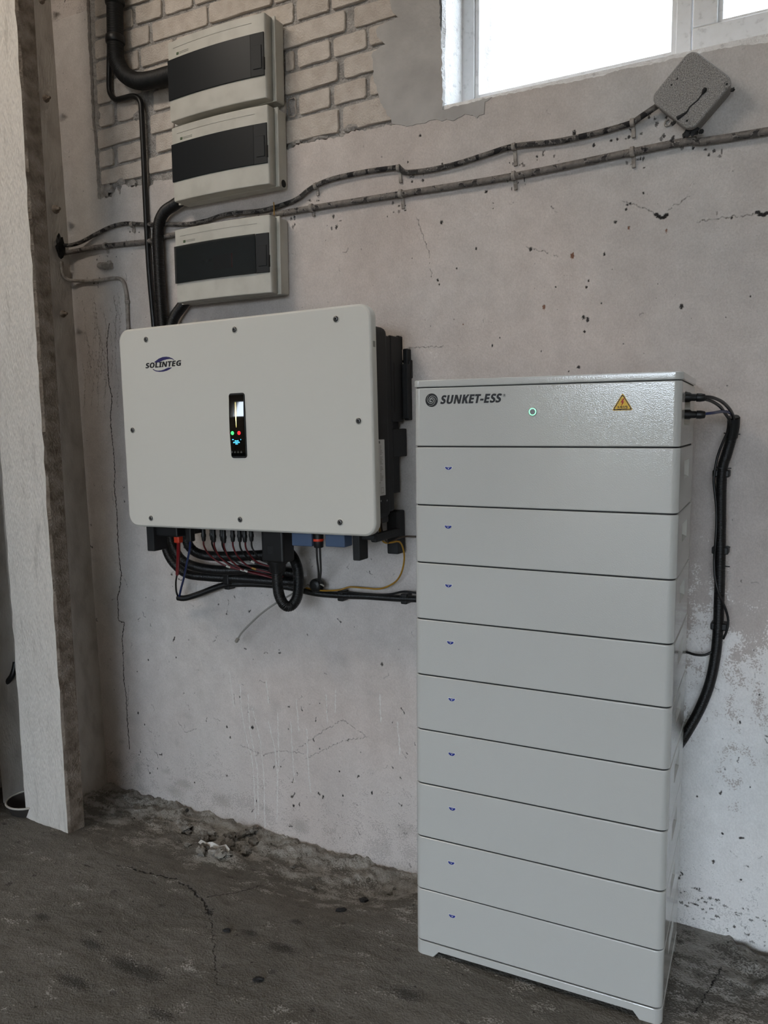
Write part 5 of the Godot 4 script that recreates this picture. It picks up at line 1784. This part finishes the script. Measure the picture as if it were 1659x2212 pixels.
# ---------------------------------------------------------------- cables under the inverter
func inverter_cables() -> void:
	var hose_group := "black hoses looped under the inverter"
	one("corrugated_hose", hose(px3([[352, 1120, 0.10], [356, 1165, 0.09], [362, 1195, 0.08], [378, 1220, 0.07], [405, 1240, 0.06], [450, 1246, 0.05], [520, 1250, 0.05], [600, 1256, 0.06], [650, 1258, 0.05]]), 0.0175, 0.005, 14), M.hose, "thick black hose, outer one of the loops bending in from under the left foot", "hose", hose_group)
	one("corrugated_hose", hose(px3([[366, 1120, 0.13], [370, 1160, 0.12], [378, 1188, 0.11], [396, 1212, 0.10], [430, 1226, 0.09], [480, 1232, 0.08], [540, 1230, 0.07], [590, 1232, 0.06], [640, 1240, 0.05]]), 0.0185, 0.005, 14), M.hose, "thick black hose nested inside the outer loop", "hose", hose_group)
	one("corrugated_hose", hose(px3([[398, 1120, 0.15], [402, 1160, 0.14], [412, 1184, 0.12], [436, 1198, 0.10], [480, 1202, 0.09], [540, 1200, 0.08], [590, 1198, 0.06]]), 0.0185, 0.005, 14), M.hose, "thick black hose, innermost of the loops behind the solar leads", "hose", hose_group)
	# long hose from the two battery leads to the stack
	var o := thing("corrugated_hose", "slim ribbed black hose sagging from the red and blue leads to the battery stack", "hose")
	part("sheath", hose(px3([[385, 1291, 0.05], [400, 1292, 0.05], [430, 1283, 0.045], [470, 1268, 0.04], [500, 1262, 0.04], [560, 1262, 0.04], [620, 1268, 0.04], [680, 1281, 0.04], [735, 1286, 0.04], [790, 1288, 0.04], [850, 1292, 0.04], [900, 1294, 0.04], [960, 1296, 0.04]]), 0.0118, 0.0044, 12), M.hose, o)
	for a in [[492, 1262], [737, 1286], [874, 1292]]:
		var p := wz(a[0], a[1], 0.04)
		part("wall_clip", rbox(MB.new(), p + Vector3(0, -0.002, -0.012), Vector3(0.024, 0.036, 0.042), 0.005, 2).mesh(), M.black, o)
	one("black_cable", wire(px3([[735, 1278, 0.056], [800, 1284, 0.054], [840, 1284, 0.054], [872, 1278, 0.055], [900, 1281, 0.05], [940, 1285, 0.05]]), 0.0036), M.black_wire, "thin black wire lying along the ribbed hose", "cable")
	one("pipe_clip", rbox(MB.new(), wz(496, 1247, 0.045), Vector3(0.028, 0.052, 0.05), 0.006, 2).mesh(), M.black, "black plastic clip holding the hoses below the solar leads", "clip")
	# big loop of the mains connector
	one("corrugated_hose", hose(px3([[598, 1222, 0.22], [599, 1250, 0.22], [603, 1285, 0.21], [614, 1306, 0.20], [628, 1309, 0.18], [641, 1292, 0.16], [645, 1262, 0.14], [643, 1230, 0.12], [634, 1205, 0.10], [622, 1190, 0.08]]), 0.0185, 0.0048, 14), M.hose, "ribbed black hose hanging in a U-shaped loop below the mains connector", "hose")
	# battery leads
	one("battery_lead", wire(px3([[386, 1166, 0.225], [385, 1200, 0.20], [384, 1225, 0.16], [383, 1240, 0.13]]), 0.0068, 10), M.red_wire, "red sleeved battery lead hanging from the orange plug", "cable")
	one("battery_lead", wire(px3([[383, 1238, 0.132], [380, 1258, 0.10], [381, 1278, 0.07], [386, 1292, 0.05]]), 0.0036), M.black_wire, "thin black lead between the red sleeve and the ribbed hose", "cable")
	one("battery_lead", wire(px3([[411, 1164, 0.225], [410, 1185, 0.21], [404, 1215, 0.17], [398, 1245, 0.12], [391, 1272, 0.08], [387, 1291, 0.05]]), 0.0042), M.blue_wire, "dark blue battery lead hanging beside the red one", "cable")
	# solar leads: [u, v at the plug, colour, where it ends]
	var ends := [[440, 1164, 0, 560, 1238], [458, 1163, 1, 566, 1236], [463, 1167, 0, 572, 1242], [480, 1165, 1, 575, 1232], [484, 1168, 0, 580, 1246], [503, 1166, 0, 586, 1238], [518, 1166, 1, 580, 1225], [530, 1167, 0, 590, 1226], [543, 1165, 1, 586, 1218]]
	var tags := [0, 2, 4, 5, 6]
	var nth := ["first", "second", "third", "fourth", "fifth", "sixth", "seventh", "eighth", "last"]
	for i in ends.size():
		var e: Array = ends[i]
		var q := lp_world_inv(e[0], e[1], -0.11)
		var w: int = e[2]
		var pts := PackedVector3Array([q, wz(e[0] + 1, e[1] + 16, 0.205)])
		pts.append(wz(lerpf(e[0], e[3], 0.12) + 2, lerpf(e[1], e[4], 0.52), 0.18))
		pts.append(wz(lerpf(e[0], e[3], 0.45), lerpf(e[1], e[4], 0.82), 0.15))
		pts.append(wz(e[3], e[4], 0.12))
		pts.append(wz(e[3] + 26, e[4] + 8, 0.09))
		var c := thing("solar_lead", ("dark red" if w == 0 else "black") + " solar lead hanging from the %s gland counted from the battery plugs" % nth[i], "cable", Transform3D(), "solar leads under the inverter")
		var sm := path(pts, 0.008)
		part("insulation", tube(MB.new(), sm, 0.0031, 8).mesh(), M.dark_red_wire if w == 0 else M.black_wire, c)
		if i in tags:
			var k := int(sm.size() * (0.50 + 0.03 * (i % 3)))
			part("marker_sleeve", tube(MB.new(), sm.slice(k, k + 3), 0.0039, 8).mesh(), M.white_tag if i % 2 == 0 else M.yellow_wire, c, "pale marker sleeve")
	# the pair of wires from the round gland, and the coil of spare cable
	for k in 2:
		one("signal_wire", wire(px3([[684 + k * 7, 1181, 0.215], [685 + k * 7, 1205, 0.17], [688 + k * 5, 1235, 0.11], [688 + k * 2, 1258, 0.06]]), 0.0036), M.black_wire, "black signal wire hanging in a pair from the gland with the orange ring", "cable", "pair of signal wires")
	one("cable_coil", lathe(MB.new(), [[0.020, -0.016], [0.024, -0.010], [0.024, 0.010], [0.020, 0.016], [0.010, 0.018]], 16, Transform3D(Basis(), wz(684, 1264, 0.05))).mesh(), M.black, "small round black cable fitting on the wall below the port covers", "fitting")
	var n := thing("network_cable", "grey network cable hanging loose with a clear plug at its end", "cable")
	var np := px3([[668, 1263, 0.055], [655, 1270, 0.07], [628, 1285, 0.09], [596, 1303, 0.11], [565, 1325, 0.11], [540, 1348, 0.10], [522, 1367, 0.09], [514, 1380, 0.085]])
	part("sheath", wire(np, 0.0036), M.grey_wire, n)
	var dirp := (np[7] - np[6]).normalized()
	part("plug", rbox(MB.new(), np[7] + dirp * 0.008, Vector3(0.011, 0.011, 0.02), 0.002, 2, turn(dirp).basis).mesh(), mat(Color(0.55, 0.53, 0.50), 0.25), n, "clear plastic plug")
	one("grey_wire", wire(px3([[665, 1262, 0.058], [676, 1270, 0.06], [690, 1262, 0.06], [700, 1266, 0.05]]), 0.0032), M.grey_wire, "short grey wire curled round the black fitting under the inverter", "cable")
	one("earth_wire", wire(px3([[823, 1080, 0.19], [819, 1110, 0.19], [821, 1150, 0.17], [829, 1171, 0.15], [845, 1172, 0.13], [862, 1170, 0.10], [871, 1185, 0.07], [873, 1210, 0.05], [866, 1240, 0.04], [850, 1260, 0.035], [820, 1272, 0.035], [785, 1270, 0.035], [755, 1268, 0.04], [735, 1274, 0.055], [700, 1276, 0.055], [670, 1272, 0.05], [640, 1262, 0.05], [620, 1240, 0.06]]), 0.0030), M.yellow_wire, "yellow earth wire looping from the inverter side down to the hose", "cable")
	one("brown_wire", wire(px3([[824, 1085, 0.185], [823, 1115, 0.185], [826, 1150, 0.165], [838, 1172, 0.14], [855, 1165, 0.10], [873, 1159, 0.06], [892, 1159, 0.04], [930, 1160, 0.03]]), 0.0030), M.brown_wire, "dark brown wire crossing from the inverter bracket to behind the battery stack", "cable")


func lp_world_inv(u: float, v: float, zl: float) -> Vector3:
	var n := Node3D.new()
	n.transform = inv
	var q := inv * lp(n, u, v, zl)
	n.free()
	return q


# ---------------------------------------------------------------- cables beside the stack
func stack_cables() -> void:
	var says := ["black battery cable, upper of two plugged into the controller box side", "blue battery cable with black plug, lower of two in the controller box side"]
	for i in 2:
		var v: float = [858.0, 895.0][i]
		var o := thing("battery_cable", says[i], "cable")
		var a := wz(1470, v, 0.33); var b := wz(1524, v + 1, 0.318)
		var t := turn(b - a, a)
		var l := a.distance_to(b)
		part("plug", lathe(MB.new(), [[0.0105, -0.03], [0.0115, 0.0], [0.0118, l * 0.36], [0.0088, l * 0.44], [0.0088, l * 0.60], [0.0078, l * 0.615], [0.0078, l * 0.63], [0.0100, l * 0.645], [0.0102, l * 0.80], [0.0085, l * 0.97], [0.0050, l]], 14, t).mesh(), M.black, o)
		if i == 0:
			part("sheath", wire(px3([[1522, 857, 0.318], [1540, 859, 0.29], [1560, 868, 0.22], [1576, 884, 0.14], [1584, 900, 0.08], [1586, 920, 0.06]]), 0.0042), M.black_wire, o)
		else:
			part("sheath", wire(px3([[1522, 894, 0.318], [1540, 892, 0.29], [1560, 889, 0.20], [1575, 891, 0.12], [1584, 900, 0.07], [1587, 918, 0.055]]), 0.0036), M.blue_wire, o)
	one("battery_cable", wire(px3([[1522, 862, 0.315], [1538, 867, 0.28], [1555, 878, 0.22], [1567, 894, 0.14], [1576, 908, 0.08], [1580, 924, 0.06]]), 0.0040), M.black_wire, "thin black cable leaving the upper plug for the ribbed hose", "cable")
	var h := thing("corrugated_hose", "ribbed black hose running down the wall beside the battery stack", "hose")
	var z := 0.04
	part("sheath", hose(px3([[1585, 900, 0.06], [1584, 920, 0.05], [1580, 945, z], [1570, 980, z], [1561, 1010, z], [1558, 1050, z], [1557, 1120, z], [1556, 1200, z], [1554, 1280, z], [1551, 1360, z], [1545, 1420, z], [1532, 1480, z], [1510, 1535, z], [1482, 1585, z], [1455, 1625, z], [1425, 1660, z]]), 0.0142, 0.0044, 14), M.hose, h)
	part("tape_wrap", wire(px3([[1585, 902, 0.06], [1584, 922, 0.051], [1580, 944, 0.042]]), 0.0158, 14), M.black, h)
	for a in [[1577, 938, 16.0], [1558, 1011, 14.0], [1556, 1180, 14.0], [1555, 1222, 14.0]]:
		var p := wz(a[0], a[1], z)
		var tie := part("cable_tie", lathe(MB.new(), [[0.0150, -0.0016], [0.0156, -0.0014], [0.0156, 0.0014], [0.0150, 0.0016]], 16, turn(Vector3(0.2 if a[1] < 1020 else 0.02, 1, 0), p)).mesh(), M.black, h)
		part("tie_tail", rbox(MB.new(), p + Vector3(0.019, 0, 0.004), Vector3(0.013, 0.003, 0.0018), 0.0006, 1).mesh(), M.black, tie)
	for a in [[1556, 1023], [1554, 1189], [1551, 1353]]:
		var p := wz(a[0], a[1], z)
		part("wall_clip", rbox(MB.new(), p + Vector3(0.002, 0, -0.012), Vector3(0.042, 0.020, 0.040), 0.004, 2).mesh(), M.black, h)
	one("black_cable", wire(px3([[1577, 925, 0.06], [1566, 945, 0.055], [1552, 980, 0.05], [1545, 1012, 0.05], [1542, 1040, 0.05], [1547, 1090, 0.05], [1548, 1130, 0.05], [1545, 1180, 0.052], [1543, 1210, 0.05], [1545, 1250, 0.056], [1554, 1285, 0.058], [1567, 1315, 0.05], [1573, 1340, 0.045], [1570, 1362, 0.045], [1562, 1380, 0.04]]), 0.0034), M.black_wire, "thin black cable weaving along the ribbed hose beside the stack", "cable")
	one("black_cable", wire(px3([[1420, 1404, 0.10], [1478, 1408, 0.08], [1500, 1414, 0.06], [1522, 1415, 0.05], [1540, 1407, 0.045], [1550, 1400, 0.04]]), 0.0036), M.black_wire, "thin black cable leaving the ribbed hose for the back of the battery stack", "cable")


# ---------------------------------------------------------------- things lying about
func foot_point(u: float, v: float) -> Vector3:
	var y := -0.04
	var p := Vector3.ZERO
	for i in 6:
		p = wy(u, v, y)
		y = floor_y(p.x, p.z)
	return Vector3(p.x, y, p.z)

func litter() -> void:
	var shapes := []
	for i in 8:
		shapes.append(stone(Vector3(1.0, 0.62, 0.8), 0.38, 100 + i))
	for i in 34:
		var u := rng.randf_range(400, 552)
		var v := 1832 + rng.randf_range(-32, 20) - absf(u - 480) * 0.08
		if i > 27:
			u = rng.randf_range(580, 860); v = 1850 + (u - 580) * 0.22 + rng.randf_range(-15, 60)
		var p := foot_point(u, v)
		var s := rng.randf_range(0.010, 0.028) if i < 28 else rng.randf_range(0.005, 0.011)
		var o := one("rubble_stone", shapes[i % 8], M.rubble[rng.randi() % 3], "small broken lump of grey mortar in the rubble heap by the wall" if i < 28 else "small lone crumb of grey mortar on the floor between the heap and the battery stack", "stone", "rubble heap" if i < 28 else "stray mortar crumbs")
		o.transform = Transform3D(Basis.from_euler(Vector3(rng.randf_range(-0.3, 0.3), rng.randf() * TAU, rng.randf_range(-0.3, 0.3))).scaled(Vector3.ONE * s), p + Vector3(0, s * 0.42, 0))
	# torn scrap of white paper
	var mb := MB.new()
	var low := [[428, 1822], [440, 1831], [452, 1836], [468, 1840], [482, 1845], [490, 1849]]
	var top := [[428, 1820], [436, 1826], [452, 1824], [461, 1833], [476, 1829], [488, 1840]]
	var k := low.size()
	for i in k - 1:
		var q := []
		for e in 2:
			var a := foot_point(low[i + e][0], low[i + e][1]) + Vector3(0, 0.004, 0)
			var b := foot_point(low[i + e][0], low[i + e][1])
			var hgt: float = (low[i + e][1] - top[i + e][1]) / 560.0 + 0.002
			q.append(a); q.append(b + Vector3(0.004, 0.006 + hgt * 0.85, -0.012))
		mb.quad(q[0], q[2], q[3], q[1])
		mb.quad(q[1] + Vector3(0, -0.0015, -0.001), q[3] + Vector3(0, -0.0015, -0.001), q[2] + Vector3(0, -0.0015, -0.001), q[0] + Vector3(0, -0.0015, -0.001))
	one("paper_scrap", mb.mesh(), M.paper, "torn white scrap of paper at the edge of the rubble heap", "paper")
	# dark flakes
	var says := ["dark crumpled flake, larger of two lying left of the battery stack", "dark bent flake lying beyond the crumpled one, left of the battery stack", "dark oblong chip of rubber lying alone on the open floor", "dark small flake lying beside the floor crack"]
	var at := [[736, 1968, 0.026, 0.011], [786, 1946, 0.022, 0.010], [558, 2118, 0.026, 0.009], [489, 2012, 0.020, 0.009]]
	for i in 4:
		var p := foot_point(at[i][0], at[i][1])
		var o := one("floor_flake", stone(Vector3(at[i][2] * 0.62, 0.005, at[i][3]), 0.45, 140 + i), M.debris, says[i], "debris")
		o.transform = Transform3D(Basis(Vector3.UP, 0.5), p + Vector3(0, 0.004, 0))
	var b2 := foot_point(404, 1752)
	one("pebble", stone(Vector3(0.008, 0.006, 0.007), 0.3, 171), M.debris, "black pebble lying on the crumbs at the foot of the wall", "stone").position = b2 + Vector3(0, 0.004, 0)
	# enamel basin behind the column
	var bp := foot_point(52, 1772)
	bp.x -= 0.06; bp.z = 0.40
	bp.y = floor_y(bp.x, bp.z) - 0.004
	var ba := thing("enamel_basin", "pale enamel basin with a white rim on the floor behind the column", "basin", Transform3D(Basis(), bp))
	part("bowl", lathe(MB.new(), [[0.045, 0.0], [0.065, 0.012], [0.085, 0.06], [0.083, 0.06], [0.062, 0.014], [0.01, 0.008]], 24, turn(Vector3.UP)).mesh(), M.basin, ba)
	part("rim", tube(MB.new(), circle(0.085, 0.06, 28), 0.004, 8).mesh(), M.enamel, ba, "white rim")
	# beside the column
	one("black_cable", wire(px3([[-60, 1500, 0.33], [-20, 1492, 0.34], [5, 1480, 0.34], [22, 1466, 0.33], [30, 1450, 0.32], [34, 1430, 0.31]]), 0.012, 10), M.hose, "black cable sagging against the wall behind the column", "cable")


func circle(r: float, y: float, n: int) -> PackedVector3Array:
	var out := PackedVector3Array()
	for i in n + 1:
		out.append(Vector3(cos(TAU * i / n) * r, y, sin(TAU * i / n) * r))
	return out
